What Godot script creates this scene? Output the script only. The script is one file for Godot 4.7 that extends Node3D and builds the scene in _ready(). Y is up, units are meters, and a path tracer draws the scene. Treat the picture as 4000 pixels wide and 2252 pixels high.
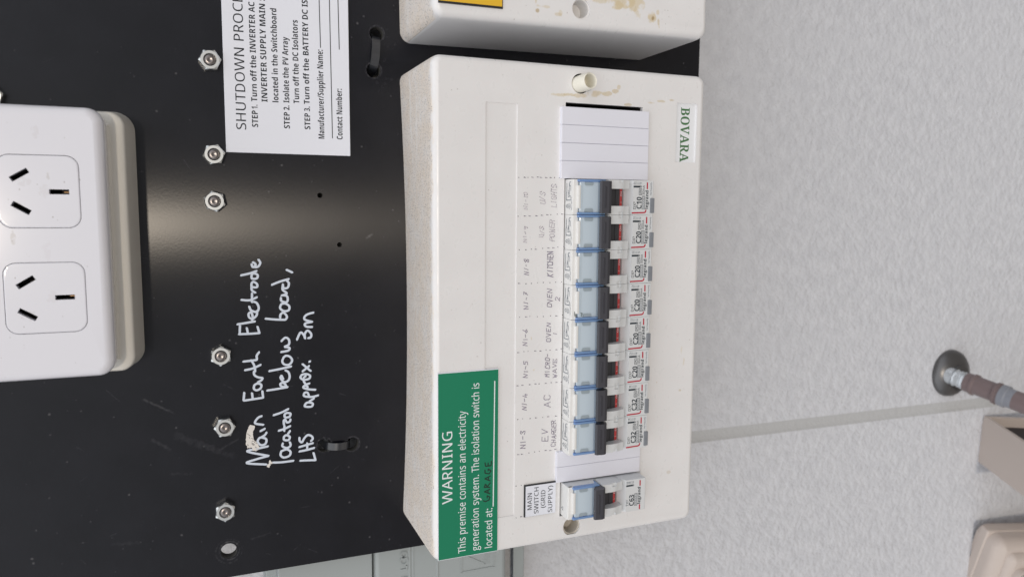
extends Node3D
# Sizes are millimetres while shapes are made (x right along the wall, y up, z out of the wall);
# MU turns them into metres. The face of the black board is z = 0.
const MU := 0.001
const LID := 62.34          # height of the enclosure lids over the board
const WALL := -45.0         # face of the rendered wall

# ------------------------------------------------------------------ mesh builder
class Mb:
	var v := PackedVector3Array()
	var col := PackedColorArray()
	var tint := Color.WHITE
	var xf := Transform3D.IDENTITY
	var cut := 1
	func tri(a: Vector3, b: Vector3, c: Vector3) -> void:
		v.append(xf * a); v.append(xf * b); v.append(xf * c)
		col.append(tint); col.append(tint); col.append(tint)
	func quad(a: Vector3, b: Vector3, c: Vector3, d: Vector3) -> void:
		tri(a, b, c); tri(a, c, d)
	# a flat plate facing +z, cut at each hole's middle so that no piece has a hole of its own
	func plate(outer: PackedVector2Array, holes: Array, z: float, down := false) -> void:
		var lo := Vector2(1e9, 1e9)
		var hi := -lo
		for p in outer:
			lo = lo.min(p); hi = hi.max(p)
		var cuts := []
		for h in holes:
			var a := 1e9
			var b := -1e9
			for p in h:
				a = minf(a, p.x); b = maxf(b, p.x)
			cuts.append((a + b) / 2.0)
		cuts.sort()
		cuts.append(hi.x + 1.0)
		var from := lo.x - 1.0
		for to in cuts:
			if to - from < 0.01:
				continue
			var pieces := [outer]
			if holes.size():
				pieces = Geometry2D.intersect_polygons(outer, PackedVector2Array([Vector2(from, lo.y - 1), Vector2(to, lo.y - 1), Vector2(to, hi.y + 1), Vector2(from, hi.y + 1)]))
			for h in holes:
				var next := []
				for p in pieces:
					next.append_array(Geometry2D.clip_polygons(p, h))
				pieces = next
			for p in pieces:
				var t := Geometry2D.triangulate_polygon(p)
				for k in range(0, t.size(), 3):
					var a := Vector3(p[t[k]].x, p[t[k]].y, z)
					var b := Vector3(p[t[k + 1]].x, p[t[k + 1]].y, z)
					var c := Vector3(p[t[k + 2]].x, p[t[k + 2]].y, z)
					if ((b - a).cross(c - a).z < 0) != down:
						tri(a, c, b)
					else:
						tri(a, b, c)
			from = to
	# the sides of a counter-clockwise outline; inward for the sides of a hole
	func sides(p: PackedVector2Array, z0: float, z1: float, inward := false) -> void:
		for i in p.size():
			var a := p[i]
			var b := p[(i + 1) % p.size()]
			if inward:
				var s := a; a = b; b = s
			quad(Vector3(a.x, a.y, z0), Vector3(b.x, b.y, z0), Vector3(b.x, b.y, z1), Vector3(a.x, a.y, z1))
	# rings of a rounded rectangle, each drawn in by its inset at its height
	func shell(x0: float, y0: float, x1: float, y1: float, r: float, profile: Array, n := 8) -> void:
		for k in profile.size() - 1:
			var a := ring(x0, y0, x1, y1, r, profile[k][0], n)
			var b := ring(x0, y0, x1, y1, r, profile[k + 1][0], n)
			for i in a.size():
				var j := (i + 1) % a.size()
				quad(Vector3(a[i].x, a[i].y, profile[k][1]), Vector3(a[j].x, a[j].y, profile[k][1]), Vector3(b[j].x, b[j].y, profile[k + 1][1]), Vector3(b[i].x, b[i].y, profile[k + 1][1]))
	func ring(x0: float, y0: float, x1: float, y1: float, r: float, inset: float, n: int) -> PackedVector2Array:
		var out := PackedVector2Array()
		var q := maxf(r - inset, 0.06)
		var cx := [x1 - inset - q, x0 + inset + q, x0 + inset + q, x1 - inset - q]
		var cy := [y1 - inset - q, y1 - inset - q, y0 + inset + q, y0 + inset + q]
		for c in 4:
			for i in n + 1:
				var t := (c + float(i) / n) * PI / 2.0
				out.append(Vector2(cx[c] + q * cos(t), cy[c] + q * sin(t)))
			if c == 0 and cut > 1:      # the long top edge in short steps, so that it can sag
				for i in range(1, cut):
					out.append(Vector2(lerpf(cx[0], cx[1], float(i) / cut), cy[0] + q))
		return out
	# a box with rounded front edges and upright corners
	func rbox(x0: float, y0: float, z0: float, x1: float, y1: float, z1: float, b := 0.4, n := 3) -> void:
		var pr := [[0.0, z0], [0.0, z1 - b], [b * 0.29, z1 - b * 0.29], [b, z1]]
		shell(x0, y0, x1, y1, b, pr, n)
		plate(ring(x0, y0, x1, y1, b, b, n), [], z1)
		plate(ring(x0, y0, x1, y1, b, 0.0, n), [], z0, true)
	func box(x0: float, y0: float, z0: float, x1: float, y1: float, z1: float) -> void:
		var p := PackedVector2Array([Vector2(x0, y0), Vector2(x1, y0), Vector2(x1, y1), Vector2(x0, y1)])
		sides(p, z0, z1); plate(p, [], z1); plate(p, [], z0, true)
	# a profile of (y, z) points, counter-clockwise as seen from +x, drawn out along x
	func extrude_x(p: PackedVector2Array, x0: float, x1: float) -> void:
		var n := p.size()
		for i in n:
			var a := p[i]
			var b := p[(i + 1) % n]
			quad(Vector3(x0, a.x, a.y), Vector3(x1, a.x, a.y), Vector3(x1, b.x, b.y), Vector3(x0, b.x, b.y))
		var t := Geometry2D.triangulate_polygon(p)
		for k in range(0, t.size(), 3):
			var q := [p[t[k]], p[t[k + 1]], p[t[k + 2]]]
			if (q[1] - q[0]).cross(q[2] - q[0]) < 0:
				q = [q[0], q[2], q[1]]
			tri(Vector3(x1, q[0].x, q[0].y), Vector3(x1, q[1].x, q[1].y), Vector3(x1, q[2].x, q[2].y))
			tri(Vector3(x0, q[0].x, q[0].y), Vector3(x0, q[2].x, q[2].y), Vector3(x0, q[1].x, q[1].y))
	# turned about the local z axis: (radius, z) points
	func lathe(profile: Array, n := 32, cx := 0.0, cy := 0.0) -> void:
		for k in profile.size() - 1:
			for i in n:
				var t0 := TAU * i / n
				var t1 := TAU * (i + 1) / n
				var a := Vector3(cx + profile[k][0] * cos(t0), cy + profile[k][0] * sin(t0), profile[k][1])
				var b := Vector3(cx + profile[k][0] * cos(t1), cy + profile[k][0] * sin(t1), profile[k][1])
				var c := Vector3(cx + profile[k + 1][0] * cos(t1), cy + profile[k + 1][0] * sin(t1), profile[k + 1][1])
				var d := Vector3(cx + profile[k + 1][0] * cos(t0), cy + profile[k + 1][0] * sin(t0), profile[k + 1][1])
				if profile[k][0] > 1e-4:
					tri(a, b, c)
				if profile[k + 1][0] > 1e-4:
					tri(a, c, d)
	# a pen stroke: a flat ribbon with round ends
	func stroke(pts: PackedVector2Array, w: float, z: float) -> void:
		var got := Geometry2D.offset_polyline(pts, w / 2.0, Geometry2D.JOIN_ROUND, Geometry2D.END_ROUND)
		var holes := []
		var outers := []
		for g in got:
			if Geometry2D.is_polygon_clockwise(g):
				holes.append(g)
			else:
				outers.append(g)
		for o in outers:
			plate(o, holes, z)

func circle(cx: float, cy: float, r: float, n := 28) -> PackedVector2Array:
	var p := PackedVector2Array()
	for i in n:
		p.append(Vector2(cx + r * cos(TAU * i / n), cy + r * sin(TAU * i / n)))
	return p

func rect(x0: float, y0: float, x1: float, y1: float) -> PackedVector2Array:
	return PackedVector2Array([Vector2(x0, y0), Vector2(x1, y0), Vector2(x1, y1), Vector2(x0, y1)])

func rrect(x0: float, y0: float, x1: float, y1: float, r: float, n := 6) -> PackedVector2Array:
	return Mb.new().ring(x0, y0, x1, y1, r, 0.0, n)

func turned(p: PackedVector2Array, c: Vector2, deg: float) -> PackedVector2Array:
	var out := PackedVector2Array()
	for q in p:
		out.append(c + q.rotated(deg_to_rad(deg)))
	return out

func smooth_line(flat: Array, step := 4) -> PackedVector2Array:
	var p := PackedVector2Array()
	for i in range(0, flat.size(), 2):
		p.append(Vector2(flat[i], flat[i + 1]))
	if p.size() < 3:
		return p
	var out := PackedVector2Array()
	for i in p.size() - 1:
		var a := p[maxi(i - 1, 0)]
		var d := p[mini(i + 2, p.size() - 1)]
		for k in step:
			out.append(p[i].cubic_interpolate(p[i + 1], a, d, float(k) / step))
	out.append(p[p.size() - 1])
	return out

# ------------------------------------------------------------------ nodes
var used := {}
func numbered(called: String) -> String:
	used[called] = used.get(called, -1) + 1
	return called if used[called] == 0 else "%s_%03d" % [called, used[called]]

func tag(o: Node, label := "", category := "", group := "", kind := "") -> Node:
	if label: o.set_meta("label", label)
	if category: o.set_meta("category", category)
	if group: o.set_meta("group", group)
	if kind: o.set_meta("kind", kind)
	return o

func thing(called: String, label: String, category: String, at: Vector3, group := "") -> Node3D:
	var o := Node3D.new()
	o.name = numbered(called)
	o.position = at * MU
	add_child(o)
	tag(o, label, category, group)
	return o

func origin_of(n: Node) -> Vector3:
	while n != self and n.get_parent() != self:
		n = n.get_parent()
	return Vector3.ZERO if n == self else (n as Node3D).position / MU

# one mesh under one name; soft = the largest angle between faces that is shaded smooth;
# the uvs lie flat on (x, y), with the depth below z_top added to y: so a top side unrolls
func make_mesh(m: Mb, from: Vector3, mat: Material, soft := 38.0, uv := Rect2(0, 0, 1000, 1000), z_top := -1e9) -> ArrayMesh:
	var n := m.v.size()
	var fn := PackedVector3Array()
	var at := {}
	fn.resize(n / 3)
	for f in n / 3:
		fn[f] = (m.v[f * 3 + 1] - m.v[f * 3]).cross(m.v[f * 3 + 2] - m.v[f * 3])
		for k in 3:
			var key := Vector3i((m.v[f * 3 + k] * 2000.0).round())
			if not at.has(key):
				at[key] = PackedInt32Array()
			at[key].append(f)
	var pos := PackedVector3Array()
	var nor := PackedVector3Array()
	var uvs := PackedVector2Array()
	var cols := PackedColorArray()
	var limit := cos(deg_to_rad(soft))
	for f in n / 3:
		var own := fn[f].normalized()
		if own.length() < 0.5:
			continue
		for k in [0, 2, 1]:
			var p := m.v[f * 3 + k]
			var s := Vector3.ZERO
			for g in at[Vector3i((p * 2000.0).round())]:
				var o := fn[g]
				if o.normalized().dot(own) > limit:
					s += o
			pos.append((p - from) * MU)
			nor.append(s.normalized())
			var u := p.y + (z_top - p.z if z_top > -1e8 and p.y > uv.position.y + uv.size.y - z_top - 4.0 else 0.0)
			if z_top > -1e8 and p.z < z_top - 4.2 and u == p.y:
				p = Vector3(uv.position.x + uv.size.x * 0.5, 0, 0)      # the plain sides take one clean spot of the skin
				u = uv.position.y + 20.0
			uvs.append(Vector2((p.x - uv.position.x) / uv.size.x, 1.0 - (u - uv.position.y) / uv.size.y))
			cols.append(m.col[f * 3 + k])
	var arrays := []
	arrays.resize(Mesh.ARRAY_MAX)
	arrays[Mesh.ARRAY_VERTEX] = pos
	arrays[Mesh.ARRAY_NORMAL] = nor
	arrays[Mesh.ARRAY_TEX_UV] = uvs
	arrays[Mesh.ARRAY_COLOR] = cols
	var mesh := ArrayMesh.new()
	mesh.add_surface_from_arrays(Mesh.PRIMITIVE_TRIANGLES, arrays)
	mesh.surface_set_material(0, mat)
	return mesh

func part(called: String, m: Mb, mat: Material, parent: Node, soft := 38.0, uv := Rect2(0, 0, 1000, 1000), z_top := -1e9) -> MeshInstance3D:
	var o := MeshInstance3D.new()
	o.name = called if parent != self else numbered(called)
	o.mesh = make_mesh(m, origin_of(parent), mat, soft, uv, z_top)
	parent.add_child(o, true)
	return o

# ------------------------------------------------------------------ lettering
var type_cache := {}
var fonts := {}
func type_mesh(s: String, bold: bool, mat: Material, serif := false) -> Array:
	var key := "%s|%s|%s|%s" % [s, bold, mat.resource_name, serif]
	if not type_cache.has(key):
		var fk := "%s%s" % [bold, serif]
		if not fonts.has(fk):
			var f := SystemFont.new()
			f.font_names = PackedStringArray(["Droid Serif" if serif else "Droid Sans"])
			f.font_weight = 700 if bold else 400
			fonts[fk] = f
		var got := []
		for text in ["H", s]:
			var t := TextMesh.new()
			t.font = fonts[fk]
			t.font_size = 64
			t.pixel_size = 0.01
			t.curve_step = 4.0
			t.depth = 0.0
			t.text = text
			t.horizontal_alignment = HORIZONTAL_ALIGNMENT_LEFT
			t.material = mat
			got.append(t)
		type_cache[key] = [got[1], got[1].get_aabb(), got[0].get_aabb()]
	return type_cache[key]

# letters with their lower left corner on (x, y), capitals cap mm tall, the whole line width mm wide
func letters(called: String, s: String, x: float, y: float, z: float, cap: float, width: float, mat: Material, parent: Node, bold := false, turn := 0.0, serif := false, base := Basis.IDENTITY) -> MeshInstance3D:
	var t := type_mesh(s, bold, mat, serif)
	var box: AABB = t[1]
	var h: AABB = t[2]
	var sy := cap / h.size.y
	var sx := width / box.size.x if width > 0 else sy
	var o := MeshInstance3D.new()
	o.name = called
	o.mesh = t[0]
	var b := base * Basis(Vector3.BACK, deg_to_rad(turn)) * Basis.from_scale(Vector3(sx * MU, sy * MU, MU))
	o.transform = Transform3D(b, (Vector3(x, y, z) - origin_of(parent)) * MU - b * Vector3(box.position.x, h.position.y, 0))
	parent.add_child(o, true)
	return o

# ------------------------------------------------------------------ materials
func mat(called: String, c: Color, rough := 0.5, metal := 0.0, spec := 0.5) -> StandardMaterial3D:
	var m := StandardMaterial3D.new()
	m.resource_name = called
	m.albedo_color = c.linear_to_srgb()
	m.roughness = rough
	m.metallic = metal
	m.metallic_specular = spec
	return m

func noise(seed_: int, freq: float, octaves := 3) -> FastNoiseLite:
	var n := FastNoiseLite.new()
	n.seed = seed_
	n.frequency = freq
	n.noise_type = FastNoiseLite.TYPE_SIMPLEX_SMOOTH
	n.fractal_octaves = octaves
	return n

func dab(img: Image, x: float, y: float, rx: float, ry: float, c: Color, strength: float, n: FastNoiseLite, ragged := 0.6) -> void:
	for j in range(maxi(0, int(y - ry)), mini(img.get_height(), int(y + ry) + 1)):
		for i in range(maxi(0, int(x - rx)), mini(img.get_width(), int(x + rx) + 1)):
			var d := Vector2((i - x) / rx, (j - y) / ry).length()
			var a := clampf((1.0 - d) * 2.0 + n.get_noise_2d(i, j) * ragged * 2.5, 0.0, 1.0) * strength * (1.0 if d < 1.0 else 0.0)
			if a > 0.0:
				img.set_pixel(i, j, img.get_pixel(i, j).lerp(c, a))

func streak(img: Image, x0: float, y0: float, x1: float, y1: float, w: float, c: Color, strength: float, n: FastNoiseLite) -> void:
	var k := int(Vector2(x1 - x0, y1 - y0).length() / maxf(w * 0.6, 0.7)) + 1
	for i in k + 1:
		var t := float(i) / k
		dab(img, lerpf(x0, x1, t), lerpf(y0, y1, t), w, w, c, strength, n, 0.5)

# the lid's plastic: clean white front, brown dust on the top side that spills over the edge, specks, yellow stains
func lid_skin(seed_: int, x0: float, w: float, y_top: float, h: float, stains: Array) -> Array:
	var px := 3.4
	var img := Image.create(int(w * px), int(h * px), false, Image.FORMAT_RGB8)
	var rough := Image.create(int(w * px), int(h * px), false, Image.FORMAT_RGB8)
	var big := noise(seed_, 0.012, 2)
	var mid := noise(seed_ + 1, 0.05, 3)
	var fine := noise(seed_ + 2, 0.35, 2)
	var rng := RandomNumberGenerator.new()
	rng.seed = seed_
	var clean := Color(0.905, 0.90, 0.90)
	var dust := Color(0.888, 0.848, 0.805)
	var deep := h - 155.6          # how far the unrolled top side reaches
	for j in img.get_height():
		var below := j / px - deep  # mm below the top edge of the front; above it: the top side
		for i in img.get_width():
			var f := fine.get_noise_2d(i * 0.9, j * 0.75)
			var m := mid.get_noise_2d(i * 0.7, j)
			var b := big.get_noise_2d(i, j)
			var a := clampf((-0.5 - below + m * 2.2 + b * 1.6 + f * 1.0) / 3.2, 0.0, 1.0)
			var grit := a * clampf(0.82 + f * 0.42 + m * 0.35 + b * 0.35, 0.0, 1.15)
			var c := clean.lerp(dust, grit)
			if a > 0.3 and f < -0.40:
				c = c.darkened(clampf((-0.40 - f) * 2.2, 0.0, 0.4))
			if a < 0.3:
				c = c.darkened(clampf(0.006 + b * 0.010 + m * 0.004, 0.0, 0.04))
			img.set_pixel(i, j, c)
			var r := 0.32 + 0.1 * m + a * 0.5
			var q := clampf(0.5 + a * (f * 0.5 + m * 0.25), 0.0, 1.0)
			rough.set_pixel(i, j, Color(q, clampf(r, 0.0, 1.0), 0.0))
	for k in 60:
		var sx := rng.randf() * w * px
		var sy := (deep + 6.0 + pow(rng.randf(), 1.4) * 148.0) * px
		dab(img, sx, sy, rng.randf_range(0.6, 1.2), rng.randf_range(0.6, 1.5), Color(0.4, 0.36, 0.32), rng.randf_range(0.1, 0.5), fine, 0.3)
	# the dust wiped thin in a few long smears
	for k in 7:
		dab(img, rng.randf() * w * px, rng.randf_range(0.25, 0.85) * deep * px, rng.randf_range(30, 90), rng.randf_range(5, 16), Color(0.92, 0.905, 0.89), rng.randf_range(0.3, 0.6), mid, 0.7)
	for s in stains:
		dab(img, (s[0] - x0) * px, (y_top + deep - s[1]) * px, s[2] * px, s[3] * px, Color(0.83, 0.755, 0.60).lerp(Color(0.5, 0.38, 0.2), s[5]), s[4] * 0.8, mid, 0.8)
	return [ImageTexture.create_from_image(img), ImageTexture.create_from_image(rough)]

func skin_mat(called: String, skin: Array) -> StandardMaterial3D:
	var m := mat(called, Color.WHITE, 1.0)
	m.albedo_texture = skin[0]
	m.roughness_texture = skin[1]
	m.roughness_texture_channel = BaseMaterial3D.TEXTURE_CHANNEL_GREEN
	m.heightmap_enabled = true
	m.heightmap_texture = skin[1]
	m.heightmap_scale = 0.05
	return m

var M := {}

# ------------------------------------------------------------------ handwriting on the board (white paint pen)
var layer := 0
func pen(word: Array, flat: Array) -> void:
	word.append(flat)

func paint_word(word: Array, parent: Node) -> void:
	var m := Mb.new()
	for flat in word:
		layer += 1
		m.stroke(smooth_line(flat), 1.16, 0.10 + 0.012 * (layer % 12))
	part("painted_word", m, M.paint, parent)

func paint_patch(flat: Array, parent: Node) -> void:
	var m := Mb.new()
	var rng := RandomNumberGenerator.new()
	rng.seed = 77
	var p := PackedVector2Array()
	for i in range(0, flat.size(), 2):
		var a := Vector2(flat[i], flat[i + 1])
		var b := Vector2(flat[(i + 2) % flat.size()], flat[(i + 3) % flat.size()])
		for k in 6:
			p.append(a.lerp(b, k / 6.0) + Vector2(rng.randf_range(-0.22, 0.22), rng.randf_range(-0.22, 0.22)))
	var lo := Vector2(1e9, 1e9)
	var hi := -lo
	for q in p:
		lo = lo.min(q); hi = hi.max(q)
	var holes := []
	var gaps := 26 if flat.size() > 16 else 3
	for k in gaps:
		var c := Vector2(rng.randf_range(lo.x, lerpf(lo.x, hi.x, 0.72)), rng.randf_range(lo.y, lerpf(lo.y, hi.y, 0.85)))
		holes.append(turned(PackedVector2Array([Vector2(-0.8, 0), Vector2(-0.1, -0.14), Vector2(0.7, -0.02), Vector2(0.2, 0.17)]), c, rng.randf_range(20, 80)))
	m.plate(p, holes, 0.26)
	part("paint_smear", m, M.smear, parent)

# ------------------------------------------------------------------ handwriting on the lid (fading marker)
# strokes of the capitals on a grid 4 wide and 6 tall, as pairs of digits; a blank starts a new stroke
const GLYPH := {
	"N": "00064046", "1": "2026", "-": "0333", "3": "0516364534233241301001", "4": "260242 3430", "5": "4606043443413000", "6": "361301103041321201", "7": "064610 1333", "8": "2304163644230110304123",
	"9": "44250413334430", "0": "100105163645413010", "E": "46060040 0333", "V": "062046", "C": "4536160501103041", "H": "0006 0343 4046", "A": "002640 1232", "R": "00063645443303 2340", "G": "45361605011030414323",
	"M": "0006234640", "I": "2026", "O": "100105163645413010", "W": "0610243046", "K": "0006 460340", "T": "2026 0646", "U": "060110304146", "S": "4536160504334241301001", "L": "060040", "P": "00063645443303", "2": "05163645440040", "/": "0046"}

func scribble(s: String, x: float, y: float, cap: float, width: float, parent: Node, fade: float, rng: RandomNumberGenerator) -> void:
	var m := Mb.new()
	var pale := Color(0.22, 0.19, 0.27).lerp(Color(0.60, 0.57, 0.60), fade if fade > 0.5 else fade * 0.8)
	var dark := Color(0.03, 0.02, 0.06).lerp(Color(0.12, 0.10, 0.16), fade * 0.5)
	var pitch := width / s.length()
	for n in s.length():
		var g: String = GLYPH.get(s[n], "")
		var gx := x + pitch * n
		var gy := y + rng.randf_range(-0.15, 0.2)
		var slant := rng.randf_range(0.0, 0.28)
		for run in g.split(" "):
			var digits := run.replace(".", "")
			var p := PackedVector2Array()
			for k in range(0, digits.length() - 1, 2):
				var u := Vector2(digits[k].to_int() / 4.0, digits[k + 1].to_int() / 6.0)
				p.append(Vector2(gx + u.x * pitch * 0.66 + slant * u.y * cap, gy + u.y * cap) + Vector2(rng.randf_range(-0.16, 0.16), rng.randf_range(-0.16, 0.16)))
			layer += 1
			m.tint = pale
			if p.size() > 1:
				m.stroke(p, 0.36, LID + 0.06 + 0.006 * (layer % 10))
			m.tint = dark
			for k in p.size():
				if k == 0 or k == p.size() - 1 or rng.randf() < 0.45:
					var tail := p[k] + Vector2(rng.randf_range(-0.25, 0.25), rng.randf_range(-0.3, 0.3))
					m.stroke(PackedVector2Array([p[k], tail]), 0.34, LID + 0.14 + 0.006 * ((layer + k) % 10))
	part("handwritten_label", m, M.ink, parent)

func dotted(x0: float, y0: float, x1: float, y1: float, n: int, parent: Node, rng: RandomNumberGenerator) -> void:
	var m := Mb.new()
	for k in n:
		var p := Vector2(x0, y0).lerp(Vector2(x1, y1), (k + rng.randf_range(-0.2, 0.2)) / maxf(n - 1, 1)) + Vector2(rng.randf_range(-0.2, 0.2), 0)
		m.tint = Color(0.03, 0.025, 0.05)
		m.stroke(PackedVector2Array([p, p + Vector2(0.05, -0.25 - rng.randf() * 0.35)]), 0.42, LID + 0.08)
		if rng.randf() < 0.55:
			m.tint = Color(0.30, 0.27, 0.33)
			m.stroke(PackedVector2Array([p + Vector2(0, -0.3), p + Vector2(-0.05, -1.2)]), 0.3, LID + 0.06)
	part("dotted_line", m, M.ink, parent)

func _ready() -> void:
	build_view()
	build_materials()
	build_wall()
	build_board()
	build_switchboard()
	build_second_enclosure()
	build_breakers()
	build_socket()
	build_signs()
	build_small_things()
	build_far_things()

# ------------------------------------------------------------------ camera, sky, sun
func build_view() -> void:
	var cam := Camera3D.new()
	cam.name = "camera"
	cam.keep_aspect = Camera3D.KEEP_HEIGHT
	# the photograph was taken with the phone held upright and is kept lying on its side: right in it is down
	cam.transform = Transform3D(Basis(Vector3(0.00787, -0.92740, 0.37400), Vector3(0.99414, -0.03308, -0.10296), Vector3(0.10786, 0.37261, 0.92170)).orthonormalized(), Vector3(0.75, 14.46, 411.97) * MU)
	var eye := CameraAttributesPhysical.new()
	eye.frustum_focal_length = 31.39
	eye.frustum_focus_distance = 0.392
	eye.exposure_aperture = 12.0
	eye.frustum_near = 0.01
	eye.frustum_far = 50.0
	cam.attributes = eye
	cam.fov = 41.84
	cam.near = 0.01
	cam.far = 50.0
	add_child(cam)
	cam.current = true
	var env := Environment.new()
	var sky := Sky.new()
	var look := ProceduralSkyMaterial.new()
	look.sky_top_color = Color(0.975, 0.983, 0.996)
	look.sky_horizon_color = Color(0.688, 0.697, 0.72)
	look.sky_curve = 0.6
	look.ground_bottom_color = Color(0.47, 0.455, 0.44)
	look.ground_horizon_color = Color(0.52, 0.51, 0.50)
	look.ground_curve = 0.1
	look.energy_multiplier = 1.85
	sky.sky_material = look
	env.background_mode = Environment.BG_SKY
	env.sky = sky
	env.tonemap_mode = Environment.TONE_MAPPER_LINEAR
	env.tonemap_exposure = 0.81
	env.sdfgi_enabled = true
	env.ssao_enabled = true
	env.ssil_enabled = true
	var around := WorldEnvironment.new()
	around.name = "surroundings"
	around.environment = env
	add_child(around)
	var sun := DirectionalLight3D.new()
	sun.name = "veiled_sun"
	sun.light_color = Color(1.0, 0.94, 0.86)
	sun.light_energy = 0.3
	sun.light_angular_distance = 2.6
	sun.shadow_enabled = true
	sun.sky_mode = DirectionalLight3D.SKY_MODE_LIGHT_ONLY
	sun.rotation_degrees = Vector3(-16, -1.4, 0)
	add_child(sun)

func build_materials() -> void:
	M.white = mat("white_plastic", Color(0.74, 0.725, 0.71), 0.34)
	M.white_panel = mat("white_sheet", Color(0.77, 0.79, 0.86), 0.42)
	M.blank = mat("blank_plastic", Color(0.77, 0.775, 0.85), 0.4)
	M.socket = mat("socket_plastic", Color.WHITE, 0.1)
	M.socket.albedo_texture = socket_skin()
	M.block = mat("block_plastic", Color(0.75, 0.725, 0.67), 0.25)
	M.beige_floor = mat("beige_floor", Color(0.50, 0.46, 0.40), 0.6)
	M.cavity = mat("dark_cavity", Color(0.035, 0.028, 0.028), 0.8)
	M.black = mat("black_plastic", Color(0.018, 0.019, 0.022), 0.35)
	M.tie = mat("black_nylon", Color(0.016, 0.018, 0.023), 0.3, 0.0, 0.7)
	M.lever = mat("lever_grey", Color(0.043, 0.043, 0.053), 0.42)
	M.drum = mat("drum_grey", Color(0.035, 0.035, 0.040), 0.5)
	M.case = mat("case_grey", Color(0.65, 0.665, 0.675), 0.45)
	M.case_top = mat("case_top", Color(0.76, 0.755, 0.74), 0.55)
	M.red = mat("red_band", Color(0.52, 0.035, 0.035), 0.4)
	M.red_print = mat("red_print", Color(0.46, 0.018, 0.04), 0.5)
	M.insert = mat("label_insert", Color(0.545, 0.635, 0.71), 0.30)
	M.insert.clearcoat_enabled = true
	M.insert.clearcoat = 0.6
	M.insert.clearcoat_roughness = 0.1
	M.flap = mat("blue_flap", Color(0.27, 0.43, 0.66), 0.12)
	M.flap.backlight_enabled = true
	M.flap.backlight = Color(0.35, 0.5, 0.8)
	M.frost = mat("flap_rim", Color(0.50, 0.58, 0.64), 0.3)
	M.tab = mat("flap_tab", Color(0.33, 0.39, 0.43), 0.35)
	M.button = mat("test_button", Color(0.21, 0.225, 0.25), 0.45)
	M.print = mat("dark_print", Color(0.010, 0.022, 0.034), 0.6)
	M.print_grey = mat("grey_print", Color(0.10, 0.13, 0.17), 0.5)
	M.print_white = mat("white_print", Color(0.80, 0.84, 0.86), 0.5)
	M.engraved = mat("engraved", Color(0.012, 0.016, 0.022), 0.7)
	M.green = mat("green_laminate", Color(0.006, 0.205, 0.105), 0.36)
	M.brand = mat("brand_green", Color(0.06, 0.17, 0.065), 0.5)
	M.plaque = mat("brand_plaque", Color(0.82, 0.835, 0.86), 0.3)
	M.yellow = mat("yellow_laminate", Color(0.78, 0.47, 0.03), 0.4)
	M.marker = mat("black_marker", Color(0.008, 0.03, 0.018), 0.5)
	M.paint = mat("paint_pen", Color(0.62, 0.68, 0.78), 0.55)
	M.smear = mat("paint_smear", Color(0.74, 0.71, 0.67), 0.7)
	M.ink = mat("ink", Color.WHITE, 0.6)
	M.ink.vertex_color_use_as_albedo = true
	M.zinc = mat("zinc", Color(0.68, 0.70, 0.70), 0.27, 1.0)
	M.rusty = mat("bolt_end", Color(0.24, 0.22, 0.215), 0.28, 0.9)
	M.cap = mat("cap_plastic", Color(0.83, 0.80, 0.70), 0.35)
	M.grey_box = mat("grey_box", Color(0.36, 0.395, 0.40), 0.42)
	M.pink_beige = mat("pink_beige", Color(0.52, 0.45, 0.405), 0.5)
	M.pipe = mat("brown_pipe", Color(0.185, 0.14, 0.14), 0.36, 0.15)
	M.pipe_grey = mat("grey_pipe", Color(0.22, 0.23, 0.26), 0.3)
	M.tape = mat("thread_tape", Color(0.55, 0.58, 0.61), 0.22, 0.5)
	M.flange = mat("dull_flange", Color(0.14, 0.138, 0.14), 0.36, 0.8)
	M.timber = mat("batten_timber", Color(0.3, 0.22, 0.14), 0.8)
	M.copper = mat("contact", Color(0.35, 0.22, 0.12), 0.4, 0.9)
	# rendered wall: a fine trowelled texture coat
	M.wall = mat("render", Color.WHITE, 0.9)
	var bump := noise(11, 0.032, 4)
	M.wall.heightmap_enabled = true
	M.wall.heightmap_texture = ImageTexture.create_from_image(bump.get_seamless_image(1024, 1024))
	M.wall.heightmap_scale = 0.092
	var tone := noise(12, 0.03, 5).get_seamless_image(512, 512)
	var skin := Image.create(512, 512, false, Image.FORMAT_RGB8)
	for j in 512:
		for i in 512:
			var q := tone.get_pixel(i, j).r
			skin.set_pixel(i, j, Color(0.772, 0.778, 0.798).lerp(Color(0.822, 0.828, 0.846), q))
	M.wall.albedo_texture = ImageTexture.create_from_image(skin)
	M.joint = mat("joint_sealant", Color(0.475, 0.48, 0.485), 0.9)
	M.joint.heightmap_enabled = true
	M.joint.heightmap_texture = M.wall.heightmap_texture
	M.joint.heightmap_scale = 0.035
	# black board: a dark sheet brushed across, with scratches and dust
	M.board = mat("black_board", Color.WHITE, 0.2, 0.0, 0.44)
	M.board.anisotropy_enabled = true
	M.board.anisotropy = -1.0
	M.board.albedo_texture = board_skin()
	var hair := PackedByteArray()
	var rng := RandomNumberGenerator.new()
	rng.seed = 24
	hair.resize(1024 * 1024)
	var run := 0
	for k in hair.size():
		if k % 3 == 0 or rng.randf() < 0.3:
			run = rng.randi() % 256
		hair[k] = run
	M.board.heightmap_enabled = true
	M.board.heightmap_texture = ImageTexture.create_from_image(Image.create_from_data(1024, 1024, false, Image.FORMAT_L8, hair))
	M.board.heightmap_scale = 0.00025
	M.board_edge = mat("board_edge", Color(0.075, 0.073, 0.068), 0.7)

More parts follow.
